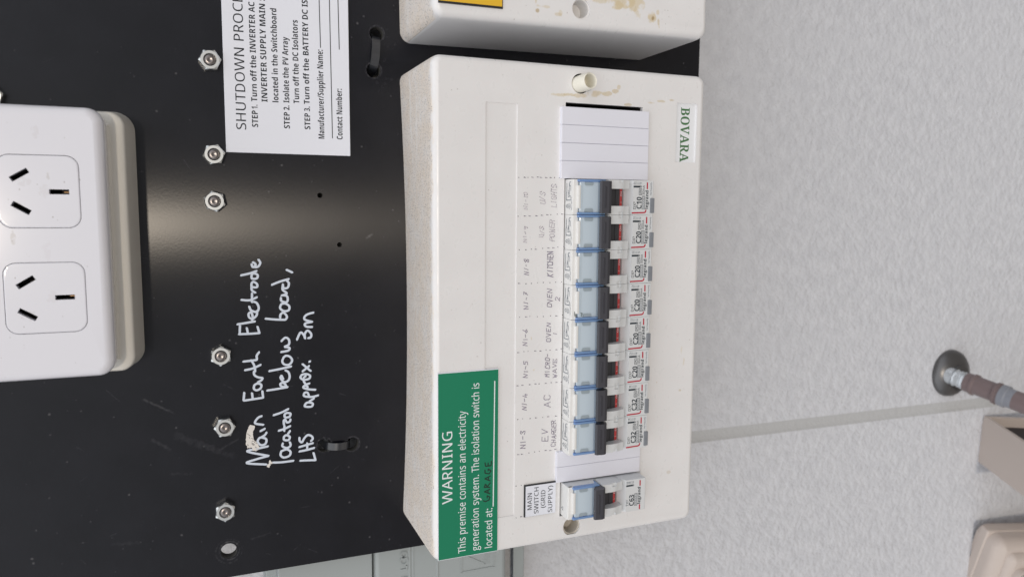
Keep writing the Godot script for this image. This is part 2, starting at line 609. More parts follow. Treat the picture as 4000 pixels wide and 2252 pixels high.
func socket_skin() -> ImageTexture:
	var img := Image.create(512, 512, false, Image.FORMAT_RGB8)
	img.fill(Color(0.898, 0.898, 0.922))
	var rag := noise(61, 0.08, 2)
	var rng := RandomNumberGenerator.new()
	rng.seed = 62
	# the uvs run over 120 x 90 mm from (-77, 50)
	for k in 70:
		dab(img, rng.randf() * 512, rng.randf() * 512, rng.randf_range(0.8, 2.0), rng.randf_range(0.8, 2.0), Color(0.45, 0.42, 0.38), rng.randf_range(0.1, 0.5), rag, 0.4)
	for m in [[5.5, 77.5, 3.0, 2.5, 0.10], [9.5, 85, 2.0, 3.0, 0.12], [-1, 87, 2.5, 2.5, 0.12], [-39.5, 77, 3.0, 2.5, 0.08], [-14, 90, 3.0, 1.0, 0.35], [-20, 78, 5, 2, 0.06], [30, 80, 3, 1.5, 0.1], [-47, 86, 2.5, 3, 0.12], [12, 76, 1.6, 0.8, 0.3]]:
		dab(img, (m[0] + 77.0) / 120.0 * 512, (1.0 - (m[1] - 50.0) / 90.0) * 512, m[2] * 4.3, m[3] * 5.7, Color(0.60, 0.56, 0.50), m[4] * 0.6, rag, 0.9)
	return ImageTexture.create_from_image(img)

const BX := -200.0
const BY := -282.0
const BW := 341.0
const BH := 413.0
func board_skin() -> ImageTexture:
	var px := 3.0
	var img := Image.create(int(BW * px), int(BH * px), false, Image.FORMAT_RGB8)
	var grain := noise(21, 0.5, 2)
	var cloud := noise(22, 0.01, 3)
	var rag := noise(23, 0.12, 2)
	for j in img.get_height():
		for i in img.get_width():
			var g := grain.get_noise_2d(i * 0.08, j * 1.0) * 0.012 + cloud.get_noise_2d(i, j) * 0.018
			img.set_pixel(i, j, Color(0.072 + g, 0.074 + g, 0.098 + g))
	var rng := RandomNumberGenerator.new()
	rng.seed = 5
	var pale := Color(0.55, 0.54, 0.53)
	for k in 1500:
		var s := pow(rng.randf(), 4.0)
		dab(img, rng.randf() * img.get_width(), rng.randf() * img.get_height(), 0.7 + s * 1.6, 0.7 + s * 1.6, pale, 0.1 + s * 0.4, rag, 0.3)
	for k in 70:
		var x := rng.randf() * img.get_width()
		var y := rng.randf() * img.get_height()
		var a := rng.randf_range(-1.2, 1.2)
		var l := rng.randf_range(4, 26)
		streak(img, x, y, x + l * sin(a), y + l * cos(a), 0.8, pale, rng.randf_range(0.04, 0.16), rag)
	# named marks, in millimetres on the board
	var marks := [[-97, 47, -105, 34, 0.8, 0.35], [-117, 33, -126, 16, 2.6, 0.16], [-118, 44, -124, 36, 1.2, 0.22], [-126, 16, -131, 6, 2.2, 0.13], [-127, 12, -122, 3, 0.8, 0.2], [-170, 64, -171, 52, 1.2, 0.13], [-178, -2, -176, -12, 0.7, 0.16], [-137, 36, -138, 26, 1.0, 0.12], [-17, -66, -15, -69, 0.9, 0.5]]
	for m in marks:
		streak(img, (m[0] - BX) * px, (BY + BH - m[1]) * px, (m[2] - BX) * px, (BY + BH - m[3]) * px, m[4] * px, pale, m[5] * 0.36, rag)
	# chalky rings round the drilled holes
	for h in [[-182.5, 9.3, 5.0, 0.3], [-182.8, 9.5, 6.6, 0.2], [91.8, -72.8, 4.1, 0.22], [72.6, -71.0, 4.2, 0.22], [-130.5, -41.3, 4.2, 0.25], [-131.6, -56.4, 4.2, 0.3]]:
		for k in 60:
			var t := TAU * k / 60.0
			var s: float = h[3] * clampf(0.5 + rag.get_noise_2d(k * 9.0, h[0] * 7.0), 0.0, 1.0)
			dab(img, (h[0] + h[2] * cos(t) - BX) * px, (BY + BH - h[1] - h[2] * sin(t)) * px, 1.7, 1.7, pale, s, rag, 0.4)
	for k in 40:
		dab(img, (rng.randf_range(60, 95) - BX) * px, (BY + BH + rng.randf_range(70, 84)) * px, rng.randf_range(1, 4), rng.randf_range(1, 4), pale, rng.randf_range(0.03, 0.12), rag, 0.6)
	return ImageTexture.create_from_image(img)

# ------------------------------------------------------------------ wall and board
func build_wall() -> void:
	var wall := thing("rendered_wall", "pale grey rendered house wall with a rough trowelled texture coat", "wall", Vector3(0, -900, WALL))
	wall.set_meta("kind", "structure")
	var uv := Rect2(0, 0, 230, 230)
	var m := Mb.new()
	var right := PackedVector2Array([Vector2(-168.2, -900), Vector2(1100, -900), Vector2(1100, 900), Vector2(-158.0, 900), Vector2(-164.7, -319)])
	var left := PackedVector2Array([Vector2(-1100, -900), Vector2(-178.5, -900), Vector2(-174.0, -319), Vector2(-167.3, 900), Vector2(-1100, 900)])
	for p in [right, left]:
		m.plate(p, [], WALL)
		m.sides(p, WALL - 100, WALL)
	part("render_coat", m, M.wall, wall, 20, uv)
	# the joint's edges are rubbed round: each side slopes in, then a shallow hollow
	var j := Mb.new()
	var ys := [-900.0, -319.0, 900.0]
	var la := [-178.5, -174.0, -167.3]
	var ra := [-168.2, -164.7, -158.0]
	var steps := [[0.0, 0.0], [0.12, -0.5], [0.25, -0.95], [0.5, -1.15], [0.75, -0.95], [0.88, -0.5], [1.0, 0.0]]
	for q in 2:
		for s in steps.size() - 1:
			var pts := []
			for c in [[q, s], [q, s + 1], [q + 1, s + 1], [q + 1, s]]:
				pts.append(Vector3(lerpf(la[c[0]], ra[c[0]], steps[c[1]][0]), ys[c[0]], WALL + steps[c[1]][1]))
			j.quad(pts[0], pts[1], pts[2], pts[3])
	part("control_joint", j, M.joint, wall, 60, uv)

func build_board() -> void:
	board = thing("mounting_board", "black sheet mounting board with drilled holes and white paint pen handwriting", "board", Vector3(0, -279.3, 0))
	var outline := rect(-197.1, -279.3, 330, 330)
	var holes := [circle(-182.5, 9.4, 4.15), circle(91.8, -72.8, 3.7), circle(72.6, -71.0, 3.8), circle(-130.5, -41.3, 3.8), circle(-131.6, -56.4, 3.8), circle(5.9, -41.7, 1.45, 16), circle(-20.4, -51.5, 1.35, 16)]
	var m := Mb.new()
	m.plate(outline, holes, 0.0)
	part("board_sheet", m, M.board, board, 30, Rect2(BX, BY, BW, BH))
	var e := Mb.new()
	e.plate(outline, holes, -6.0, true)
	e.sides(outline, -6.0, 0.0)
	for h in holes:
		e.sides(h, -6.0, 0.0, true)
	part("board_edge", e, M.board_edge, board)
	for x in [-75.0, 230.0]:
		var b := Mb.new()
		b.box(x, -270, WALL, x + 30, 320, -6.0)
		part("batten", b, M.timber, board)
	var word := []
	word = []
	pen(word, [-137.5, -10.9, -135.5, -0.8, -133.9, -6.4, -132.9, -12.1])
	pen(word, [-132.9, -12.1, -129.2, -1.3, -128.3, -6.5, -127.6, -11.9])
	pen(word, [-122.7, -7.5, -124.4, -6.7, -126.5, -8.2, -126.1, -10.6, -123.6, -11.1, -122.4, -8.7, -122.7, -7.5])
	pen(word, [-122.2, -8.7, -121.3, -10.4, -119.9, -11.4])
	pen(word, [-118.9, -8.2, -117.8, -10.6])
	pen(word, [-115.6, -9.9, -114.6, -6.1, -113.4, -5.8, -111.4, -7.4, -110.8, -9.2])
	paint_word(word, board)
	word = []
	pen(word, [-100.9, -9.9, -101.6, -0.5])
	pen(word, [-101.5, -0.3, -97.3, -0.8])
	pen(word, [-101.3, -4.9, -97.9, -4.6])
	pen(word, [-100.9, -10.1, -97.2, -9.8])
	pen(word, [-93.7, -5.9, -95.6, -5.6, -96.6, -7.0, -95.7, -9.0, -93.8, -9.3, -93.0, -7.5, -93.7, -5.9])
	pen(word, [-92.5, -7.5, -91.4, -9.5, -90.2, -10.2])
	pen(word, [-90.2, -10.0, -89.6, -7.6, -88.2, -6.0, -86.4, -5.9])
	pen(word, [-85.4, -1.4, -84.8, -5.3, -83.1, -9.4])
	pen(word, [-86.5, -6.5, -83.5, -6.2, -80.2, -4.7])
	pen(word, [-80.8, -0.7, -80.5, -5.9, -80.2, -7.5, -78.1, -7.5, -76.3, -8.8])
	paint_word(word, board)
	word = []
	pen(word, [-66.2, 1.0, -66.3, -4.3, -66.2, -9.2])
	pen(word, [-66.2, 0.6, -61.7, 0.3])
	pen(word, [-66.3, -3.5, -63.1, -3.0])
	pen(word, [-66.2, -9.2, -62.7, -8.3])
	pen(word, [-61.0, 1.6, -60.5, -2.5, -59.9, -7.2])
	pen(word, [-59.4, -5.7, -57.8, -6.1, -55.0, -5.4, -55.8, -4.1, -57.7, -4.4, -58.4, -6.1, -56.6, -8.1, -54.5, -8.2])
	pen(word, [-51.9, -4.5, -54.0, -5.4, -54.9, -8.1, -52.9, -9.2, -50.3, -8.3, -49.5, -6.7])
	pen(word, [-48.3, -0.7, -48.7, -4.8, -47.2, -8.5])
	pen(word, [-49.8, -5.9, -45.1, -6.1])
	pen(word, [-44.9, -7.8, -43.6, -6.1, -41.9, -5.9])
	pen(word, [-39.9, -6.0, -41.7, -6.1, -42.0, -8.5, -40.4, -8.7, -39.1, -7.0, -39.9, -6.0])
	pen(word, [-35.7, -6.1, -37.4, -6.3, -37.4, -8.6, -35.6, -9.1, -34.7, -7.1, -35.7, -6.1])
	pen(word, [-35.6, -0.9, -34.7, -5.2, -33.5, -8.7])
	pen(word, [-28.9, -6.9, -29.6, -7.9, -30.6, -8.2, -31.4, -6.8, -29.9, -6.3])
	pen(word, [-31.4, -6.8, -31.4, -9.2, -29.4, -10.6, -27.6, -9.7])
	paint_word(word, board)
	word = []
	pen(word, [-136.8, -14.0, -137.2, -18.5, -137.1, -24.9])
	pen(word, [-131.0, -18.7, -133.1, -18.2, -134.7, -19.8, -134.1, -22.7, -132.0, -23.4, -130.4, -21.6, -131.0, -18.7])
	pen(word, [-126.7, -19.6, -128.4, -19.3, -129.6, -21.6, -128.5, -23.5, -126.4, -23.1])
	pen(word, [-123.4, -20.1, -125.0, -20.3, -125.3, -22.5, -123.6, -23.2, -122.5, -21.3, -123.4, -20.1])
	pen(word, [-122.1, -22.2, -120.3, -23.5])
	pen(word, [-119.7, -17.5, -118.9, -20.6, -117.7, -23.7])
	pen(word, [-120.2, -20.4, -117.1, -20.6])
	pen(word, [-116.7, -20.4, -114.5, -20.3, -113.9, -21.1, -115.5, -21.9, -115.2, -23.4, -113.9, -23.8])
	pen(word, [-111.0, -20.8, -112.6, -21.0, -112.6, -23.2, -110.9, -23.9, -110.3, -22.0, -111.0, -20.8])
	pen(word, [-110.9, -15.1, -109.8, -19.2, -108.2, -22.9])
	paint_word(word, board)
	word = []
	pen(word, [-97.2, -12.2, -96.8, -17.1, -96.2, -22.8])
	pen(word, [-96.1, -22.4, -95.5, -19.5, -94.0, -19.1, -93.8, -20.8, -95.5, -22.0])
	pen(word, [-89.9, -19.7, -90.9, -19.2, -93.2, -20.8, -92.9, -22.9, -90.8, -23.9, -88.2, -23.4, -87.0, -21.8])
	pen(word, [-89.6, -19.7, -91.7, -20.6])
	pen(word, [-86.8, -13.5, -86.1, -18.9, -85.1, -24.9])
	pen(word, [-79.9, -21.1, -82.0, -20.3, -83.8, -21.4, -84.0, -23.9, -81.9, -25.4, -79.9, -24.4, -79.1, -22.4, -79.9, -21.1])
	pen(word, [-77.0, -19.8, -76.4, -23.6, -74.9, -24.1, -74.3, -21.7, -73.2, -23.9, -70.6, -24.0, -69.4, -22.2, -71.2, -20.1])
	paint_word(word, board)
	word = []
	pen(word, [-58.7, -12.4, -59.4, -17.2, -59.8, -22.0])
	pen(word, [-59.8, -22.4, -58.2, -23.3, -56.0, -21.7, -56.8, -20.1, -58.7, -19.8])
	pen(word, [-51.3, -20.6, -53.4, -19.9, -55.1, -21.7, -54.8, -24.2, -52.7, -24.6, -51.1, -22.6, -51.3, -20.6])
	pen(word, [-47.9, -20.5, -49.6, -20.6, -50.5, -23.0, -49.3, -23.9, -47.2, -23.5, -46.7, -21.5])
	pen(word, [-46.8, -20.7, -46.3, -22.7, -45.5, -23.4, -43.7, -21.4, -40.8, -21.7])
	pen(word, [-41.0, -21.6, -42.9, -22.0, -42.7, -24.0, -40.4, -24.7, -39.1, -23.7])
	pen(word, [-41.0, -16.0, -39.4, -20.1, -38.2, -24.7])
	pen(word, [-33.2, -23.6, -34.8, -26.6])
	paint_word(word, board)
	word = []
	pen(word, [-137.5, -28.3, -137.8, -32.7, -138.2, -36.5])
	pen(word, [-138.2, -36.5, -133.9, -35.5])
	pen(word, [-132.3, -28.0, -131.9, -32.0, -131.2, -36.0])
	pen(word, [-129.9, -28.0, -129.2, -31.6, -128.5, -35.4])
	pen(word, [-131.7, -32.2, -128.1, -32.3])
	pen(word, [-124.6, -28.3, -126.3, -28.3, -127.4, -29.5, -125.3, -30.8, -123.7, -32.6, -124.4, -34.6, -126.0, -35.3, -127.2, -34.2])
	paint_word(word, board)
	word = []
	pen(word, [-106.4, -31.7, -107.7, -31.6, -108.0, -35.0, -106.3, -35.6, -105.6, -32.9, -106.4, -31.7])
	pen(word, [-105.2, -33.8, -103.5, -36.5])
	pen(word, [-102.1, -38.7, -102.7, -35.1, -101.9, -31.3, -100.2, -31.4, -100.1, -33.0, -102.1, -33.8])
	pen(word, [-98.9, -37.3, -98.4, -33.9, -97.3, -31.0, -96.2, -31.5, -96.8, -33.1, -98.1, -32.7])
	pen(word, [-95.1, -34.2, -95.4, -32.3, -93.6, -31.1])
	pen(word, [-90.0, -30.3, -91.5, -29.5, -92.9, -31.1, -92.5, -34.0, -90.8, -34.5, -89.8, -32.4, -90.0, -30.3])
	pen(word, [-91.8, -31.1, -90.8, -32.4])
	pen(word, [-84.2, -30.7, -88.4, -35.0])
	pen(word, [-88.3, -30.6, -85.5, -34.2])
	pen(word, [-83.3, -34.2, -83.0, -34.9])
	paint_word(word, board)
	word = []
	pen(word, [-70.9, -28.1, -67.1, -30.0, -68.3, -31.6, -70.5, -32.4])
	pen(word, [-70.5, -32.4, -67.9, -32.3, -66.2, -33.8, -68.1, -35.6, -70.0, -35.3, -70.3, -33.9])
	pen(word, [-64.4, -36.3, -64.0, -33.0, -62.3, -32.6, -61.6, -36.3])
	pen(word, [-61.6, -36.3, -60.3, -32.6, -58.8, -32.3, -57.4, -33.9, -56.6, -37.1])
	paint_word(word, board)
	paint_patch([-114.9, -2.9, -115.8, -5.7, -117.7, -5.2, -118.9, -4.4, -122.8, -4.5, -125.2, -6.6, -127.5, -7.6, -129.7, -6.1, -128.9, -4.1, -127.5, -3.8, -127.3, -1.6, -124.6, -0.7, -118.6, -1.4], board)
	paint_patch([-135.1, -12.4, -137.1, -14.2, -137.8, -13.2, -139.5, -12.1, -138.6, -10.7, -137.2, -12.0], board)
var board: Node3D

# ------------------------------------------------------------------ the two enclosures
func lid_profile() -> Array:
	var p := [[0.0, 0.0], [0.3, LID - 9.0], [0.5, LID - 4.6]]
	for k in range(0, 7):
		var t := k / 6.0 * PI / 2.0
		p.append([0.6 + 3.3 * (1.0 - cos(t)), LID - 3.9 + 3.9 * sin(t)])
	return p

func recess(m: Mb, floor_: Mb, p: PackedVector2Array, depth: float) -> void:
	m.sides(p, LID - depth, LID, true)
	floor_.plate(p, [], LID - depth)

func build_switchboard() -> void:
	var x0 := -178.6
	var x1 := 72.6
	var y0 := -240.6
	var y1 := -85.0
	var s := thing("switchboard", "white plastic switchboard enclosure with dusty top holding the row of breakers", "switchboard", Vector3((x0 + x1) / 2, y0, 0))
	var stains := [[62, -166, 2.6, 3.2, 0.5, 0.1], [56.5, -151, 0.9, 4.5, 0.55, 0.1], [57.0, -157, 0.9, 3.5, 0.6, 0.15], [56.8, -163, 1.2, 4, 0.5, 0.1], [58.2, -172, 1.7, 5, 0.6, 0.12], [58.8, -178, 1.4, 3.5, 0.6, 0.15], [60.2, -183.4, 1.2, 2, 0.6, 0.2], [62.4, -185.4, 1.3, 1.2, 0.5, 0.15],
		[55.6, -205, 0.6, 3, 0.5, 0.2], [56.8, -212, 0.7, 3.5, 0.5, 0.2], [57.8, -217, 0.6, 2.5, 0.6, 0.3], [53.8, -191, 0.9, 2.4, 0.5, 0.3], [-95.3, -213.4, 0.8, 0.8, 0.8, 0.4], [-101.2, -228.6, 0.9, 1.2, 0.4, 0.5], [-85.2, -230.8, 2.5, 0.8, 0.35, 0.2], [-78, -229, 2.5, 0.7, 0.3, 0.1], [-66.5, -137.5, 1.8, 0.4, 0.45, 0.1], [-83, -139, 0.6, 0.5, 0.4, 0.1], [-148, -223, 1.0, 1.5, 0.2, 0.7]]
	var skin := lid_skin(31, x0, x1 - x0, y1, 155.6 + LID, stains)
	M.lid = skin_mat("lid_plastic", skin)
	var m := Mb.new()
	var fl := Mb.new()
	m.cut = 24
	m.shell(x0, y0, x1, y1, 5.5, lid_profile(), 8)
	var face := m.ring(x0, y0, x1, y1, 5.5, 3.9, 8)
	var slot := rect(-163.6, -200.2, 53.2, -155.3)
	var groove := rect(-159.2, -129.2, 51.0, -112.4)
	var plaque := rect(25.3, -234.7, 56.8, -221.5)
	var hole_r := circle(62.9, -163.5, 5.0)
	var hole_l := circle(-170.3, -162.7, 5.1)
	m.plate(face, [slot, groove, plaque, hole_r, hole_l], LID)
	recess(m, m, groove, 0.6)
	m.sides(plaque, LID - 1.1, LID, true)
	m.sides(slot, LID - 2.4, LID, true)
	m.sides(hole_r, LID - 10, LID, true)
	m.sides(hole_l, LID - 1.0, LID, true)
	# the top side sags a little towards its middle where it meets the board
	for k in m.v.size():
		var p := m.v[k]
		if p.y > y1 - 0.75 and p.z < LID - 1.0:
			var u := (p.x - (x0 + x1) / 2) / 126.0
			m.v[k].y -= 3.4 * (1.0 - p.z / LID) * maxf(0.0, 1.0 - u * u)
	part("cover", m, M.lid, s, 42, Rect2(x0, y0, x1 - x0, 155.6 + LID), LID)
	var h := Mb.new()
	h.plate(circle(-170.3, -162.7, 5.1), [circle(-170.0, -162.7, 4.3)], LID - 1.0)
	h.lathe([[4.3, LID - 1.0], [3.9, LID - 8.0], [0.0, LID - 8.2]], 28, -170.0, -162.7)
	part("screw_recess", h, M.beige_floor, s)
	var cav := Mb.new()
	cav.sides(slot, LID - 34, LID - 2.4, true)
	cav.plate(slot, [], LID - 34)
	part("cavity", cav, M.cavity, s)
	# blanking plates: two strips of half modules with a snap line between each
	for k in 4:
		var b := Mb.new()
		var xr := 50.9 - k * 8.95
		b.rbox(xr - 8.88, -203.3 - 0.06 * k, LID - 1.0, xr, -152.4, LID + 1.9 + 0.08 * (k % 2), 0.3)
		part("blanking_plate", b, M.blank, s)
	for k in 2:
		var b := Mb.new()
		var xr := -127.45 - k * 8.4
		b.rbox(xr - 8.33, -203.3, LID - 1.0, xr, -152.4, LID + 1.9 - 0.1 * k, 0.3)
		part("blanking_plate", b, M.blank, s)
	# the screw plug that has crept out of its hole
	var plug := Mb.new()
	plug.xf = Transform3D(Basis(Vector3.RIGHT, deg_to_rad(9.0)) * Basis(Vector3.UP, deg_to_rad(3.0)), Vector3(62.7, -163.2, LID))
	plug.lathe([[4.25, -9.0], [4.25, 3.6], [4.4, 3.9], [4.25, 4.3], [4.2, 8.4], [3.9, 8.9], [3.5, 8.7], [3.3, 8.2], [3.2, 1.0], [0.0, 0.8]], 32)
	part("screw_plug", plug, M.cap, s)
	var bp := Mb.new()
	bp.plate(plaque, [], LID - 1.1)
	part("brand_plaque", bp, M.plaque, s)
	letters("brand_lettering", "BOVARA", 54.6, -225.0, LID - 1.02, 5.6, 29.0, M.brand, s, true, 180.0, true)
	# handwriting over each breaker
	var rng := RandomNumberGenerator.new()
	rng.seed = 41
	scribble("N1-3", -123.7, -134.9, 2.6, 10.0, s, 0.15, rng)
	scribble("EV", -121.4, -147.8, 3.5, 7.5, s, 0.15, rng)
	scribble("CHARGER", -124.6, -152.4, 2.5, 14.5, s, 0.35, rng)
	scribble("N1-4", -103.5, -135.6, 2.3, 9.0, s, 0.25, rng)
	scribble("AC", -103.1, -148.9, 3.7, 7.6, s, 0.3, rng)
	scribble("N1-5", -86.6, -135.8, 2.1, 9.2, s, 0.25, rng)
	scribble("MICRO-", -87.2, -148.2, 2.4, 12.8, s, 0.25, rng)
	scribble("WAVE", -87.9, -152.4, 2.1, 10.8, s, 0.35, rng)
	scribble("N1-6", -69.7, -135.4, 2.3, 8.7, s, 0.3, rng)
	scribble("OVEN", -68.5, -148.7, 2.4, 10.2, s, 0.2, rng)
	scribble("1", -65.4, -152.0, 1.7, 2.0, s, 0.4, rng)
	scribble("N1-7", -51.1, -135.8, 2.3, 9.4, s, 0.3, rng)
	scribble("OVEN", -50.6, -149.0, 2.5, 10.0, s, 0.3, rng)
	scribble("2", -47.5, -153.2, 2.3, 2.6, s, 0.35, rng)
	scribble("N1-8", -33.8, -135.9, 2.5, 8.8, s, 0.4, rng)
	scribble("KITCHEN", -34.9, -149.4, 3.0, 13.5, s, 0.05, rng)
	scribble("N1-9", -17.0, -134.7, 1.9, 8.4, s, 0.85, rng)
	scribble("U/S", -14.5, -143.9, 2.2, 5.6, s, 0.9, rng)
	scribble("POWER", -16.8, -149.9, 2.7, 11.4, s, 0.75, rng)
	scribble("N1-10", -0.5, -134.9, 1.8, 8.8, s, 0.95, rng)
	scribble("U/S", 1.9, -144.6, 2.8, 6.6, s, 0.85, rng)
	scribble("LIGHTS", 0.5, -150.8, 2.7, 12.0, s, 0.9, rng)
	for d in [[15.3, -129.9, 15.6, -151.7, 10], [-4.2, -129.9, -3.0, -153.8, 9], [-20.9, -130.5, -19.7, -155.0, 9], [-37.9, -130.3, -37.6, -154.6, 8], [-55.0, -130.3, -55.1, -155.0, 8], [-73.0, -129.9, -72.8, -155.0, 9], [-90.2, -129.9, -90.2, -155.0, 9], [-108.1, -130.0, -108.3, -155.0, 8], [-126.6, -130.0, -126.4, -152.2, 8], [-143.4, -130.0, -143.6, -133.4, 2], [-160.7, -130.0, -160.5, -133.1, 2]]:
		dotted(d[0], d[1], d[2], d[3], d[4], s, rng)

func build_second_enclosure() -> void:
	var s := thing("second_enclosure", "white plastic enclosure with yellowed glue stains, right of the switchboard", "enclosure", Vector3(88.2, -85.7, 0))
	var x0 := 88.2
	var x1 := 338.0
	var y0 := -240.4
	var y1 := -85.7
	var stains := [[99.5, -138.6, 2.4, 0.8, 0.5, 0.1], [97.4, -140.4, 1.0, 3.0, 0.5, 0.1], [95.4, -139.6, 1.4, 1.2, 0.7, 0.5], [97.4, -144, 0.8, 2.6, 0.4, 0.1], [94.2, -150.5, 1.0, 2.4, 0.4, 0.2], [95.5, -152, 2.2, 1.2, 0.35, 0.1], [103.5, -172, 2.5, 7, 0.5, 0.05], [104, -186, 4.5, 9, 0.7, 0.02], [101.5, -184, 2.4, 4, 0.6, 0.05], [103, -195, 4.5, 6, 0.65, 0.03], [98.4, -196, 3.4, 2.4, 0.4, 0.05], [97.0, -205.0, 3.2, 2.6, 0.75, 0.08], [96.8, -205.5, 1.2, 0.9, 0.7, 0.8], [100.0, -208.5, 1.6, 1.0, 0.5, 0.1], [95.2, -209.2, 2.6, 0.9, 0.6, 0.2], [92.6, -209.4, 1.2, 0.7, 0.4, 0.2]]
	var skin := lid_skin(57, x0, 70.0, y1, 155.6 + LID, stains)
	M.lid_b = skin_mat("second_lid_plastic", skin)
	var m := Mb.new()
	m.shell(x0, y0, x1, y1, 6.0, lid_profile(), 8)
	var hole := circle(98.0, -163.4, 5.1)
	m.plate(m.ring(x0, y0, x1, y1, 6.0, 3.9, 8), [hole], LID)
	m.sides(hole, LID - 1.2, LID, true)
	part("cover", m, M.lid_b, s, 42, Rect2(x0, y0, 70.0, y1 - y0 + LID), LID)
	var h := Mb.new()
	h.plate(hole, [circle(98.2, -163.4, 4.4)], LID - 1.2)
	h.lathe([[4.4, LID - 1.2], [3.9, LID - 9.0], [0.0, LID - 9.2]], 28, 98.2, -163.4)
	part("screw_recess", h, M.white, s)
	s.rotation_degrees.z = 1.0

# ------------------------------------------------------------------ circuit breakers
func breaker_side(top_z: float) -> PackedVector2Array:
	# (y, z) outline of the case between the pillars
	return PackedVector2Array([Vector2(-202.0, LID - 20), Vector2(-156.4, LID - 20), Vector2(-156.3, LID + 7.6), Vector2(-156.9, LID + 8.2), Vector2(-159.2, LID + 8.2), Vector2(-159.6, LID + 7.2), Vector2(-172.0, LID + 7.2), Vector2(-174.0, LID + 2.0), Vector2(-186.9, LID + 2.0), Vector2(-187.1, LID + 5.0), Vector2(-190.0, LID + top_z), Vector2(-201.8, LID + top_z), Vector2(-202.2, LID + top_z - 0.4)])

func make_breaker(called: String, label: String, cx: float, rating: String, code: String, main: bool) -> Node3D:
	var b := thing(called, label, "circuit breaker", Vector3(cx, -202.2, LID - 20), "" if main else "circuit breakers in the row")
	var hw := 8.83
	var bottom := -201.2 if main else -202.2
	var m := Mb.new()
	var side := breaker_side(10.0)
	m.extrude_x(side, cx - hw, cx + hw)
	part("case", m, M.case, b, 25)
	# pillars left and right of the toggle, sloping down to the label face, with a small notch
	for q: float in [-1.0, 1.0]:
		var pm := Mb.new()
		var curve := PackedVector2Array([Vector2(-187.4, LID + 1.8), Vector2(-175.0, LID + 1.8), Vector2(-174.9, LID + 11.2), Vector2(-175.4, LID + 11.8), Vector2(-180.4, LID + 12.0), Vector2(-182.6, LID + 11.7), Vector2(-184.2, LID + 11.0), Vector2(-185.6, LID + 10.45), Vector2(-187.4, LID + 10.15)])
		var notch := PackedVector2Array([Vector2(-187.4, LID + 1.8), Vector2(-175.0, LID + 1.8), Vector2(-174.9, LID + 11.2), Vector2(-175.4, LID + 11.8), Vector2(-180.4, LID + 12.0), Vector2(-180.5, LID + 10.7), Vector2(-183.0, LID + 10.7), Vector2(-183.1, LID + 11.5), Vector2(-184.2, LID + 11.0), Vector2(-185.6, LID + 10.45), Vector2(-187.4, LID + 10.15)])
		var inner := cx + q * 4.35
		var mid := cx + q * 7.2
		var outer := cx + q * hw
		pm.extrude_x(curve, minf(inner, mid), maxf(inner, mid))
		pm.extrude_x(notch, minf(mid, outer), maxf(mid, outer))
		part("pillar", pm, M.case, b, 30)
	# white shoulder that carries the printed top end
	var sh := Mb.new()
	sh.rbox(cx - hw, -158.9, LID + 7.0, cx + hw, -156.25, LID + 8.5, 0.25, 2)
	sh.rbox(cx - 5.8, -160.1, LID + 8.0, cx + 5.9, -158.2, LID + 9.7, 0.5, 3)
	sh.box(cx - hw, -156.25, LID - 10, cx + hw, -156.1, LID + 7.9)
	part("shoulder", sh, M.case_top, b, 30)
	# label window: pale insert under a blue clip-on cover
	var ins := Mb.new()
	ins.rbox(cx - 7.6, -173.0, LID + 7.0, cx + 7.6, -159.6, LID + 9.3, 0.3, 2)
	part("label_insert", ins, M.insert, b, 30)
	var fl := Mb.new()
	for q: float in [-1.0, 1.0]:
		fl.rbox(cx + q * 8.2 - 0.62, -174.0, LID + 2.5, cx + q * 8.2 + 0.6, -158.4, LID + 10.0, 0.35, 2)
	part("blue_cover", fl, M.flap, b, 30)
	var rim := Mb.new()
	for q: float in [-1.0, 1.0]:
		var xa := cx + q * 7.55
		var xb := cx + q * 5.6
		rim.stroke(PackedVector2Array([Vector2(xa, -159.9), Vector2(xa, -161.9), Vector2(xb + q * 0.7, -162.0), Vector2(xb, -162.7), Vector2(xb, -166.6), Vector2(xb + q * 0.7, -167.3), Vector2(xa, -167.4), Vector2(xa, -172.0)]), 0.3, LID + 9.45)
	rim.stroke(PackedVector2Array([Vector2(cx - 6.8, -160.9), Vector2(cx + 6.8, -160.9)]), 0.35, LID + 9.44)
	part("cover_rim", rim, M.frost, b)
	for q: float in [-1.0, 1.0]:
		var tb := Mb.new()
		tb.rbox(minf(cx + q * 5.8, cx + q * 7.5), -167.1, LID + 9.0, maxf(cx + q * 5.8, cx + q * 7.5), -162.2, LID + 9.42, 0.1, 2)
		part("cover_tab", tb, M.tab, b)
	# toggle: bar, its drum, the red band and the window behind
	var lv := Mb.new()
	var bar := PackedVector2Array([Vector2(-176.6, LID + 8.0), Vector2(-172.6, LID + 8.0), Vector2(-168.7, LID + 13.2), Vector2(-168.5, LID + 14.2), Vector2(-169.1, LID + 15.0), Vector2(-172.9, LID + 15.5), Vector2(-174.6, LID + 14.7), Vector2(-175.0, LID + 14.0)])
	lv.extrude_x(bar, cx - 8.1, cx + 8.1)
	part("toggle", lv, M.lever, b, 28)
	var lip := Mb.new()
	lip.xf = Transform3D(Basis(Vector3.RIGHT, deg_to_rad(7.5)), Vector3(cx, -171.0, LID + 15.15))
	lip.rbox(-5.3, -0.75, -0.4, 5.3, 0.75, 0.32, 0.2, 2)
	part("grip_ridge", lip, M.lever, b.get_node("toggle"), 28)
	var dr := Mb.new()
	var rd := Mb.new()
	var arc := [[-173.8, 8.0], [-177.6, 7.5], [-179.6, 7.1], [-179.8, 6.7], [-181.2, 6.6], [-181.4, 6.9], [-182.8, 6.5], [-184.3, 6.0], [-185.3, 5.5], [-186.3, 4.9]]
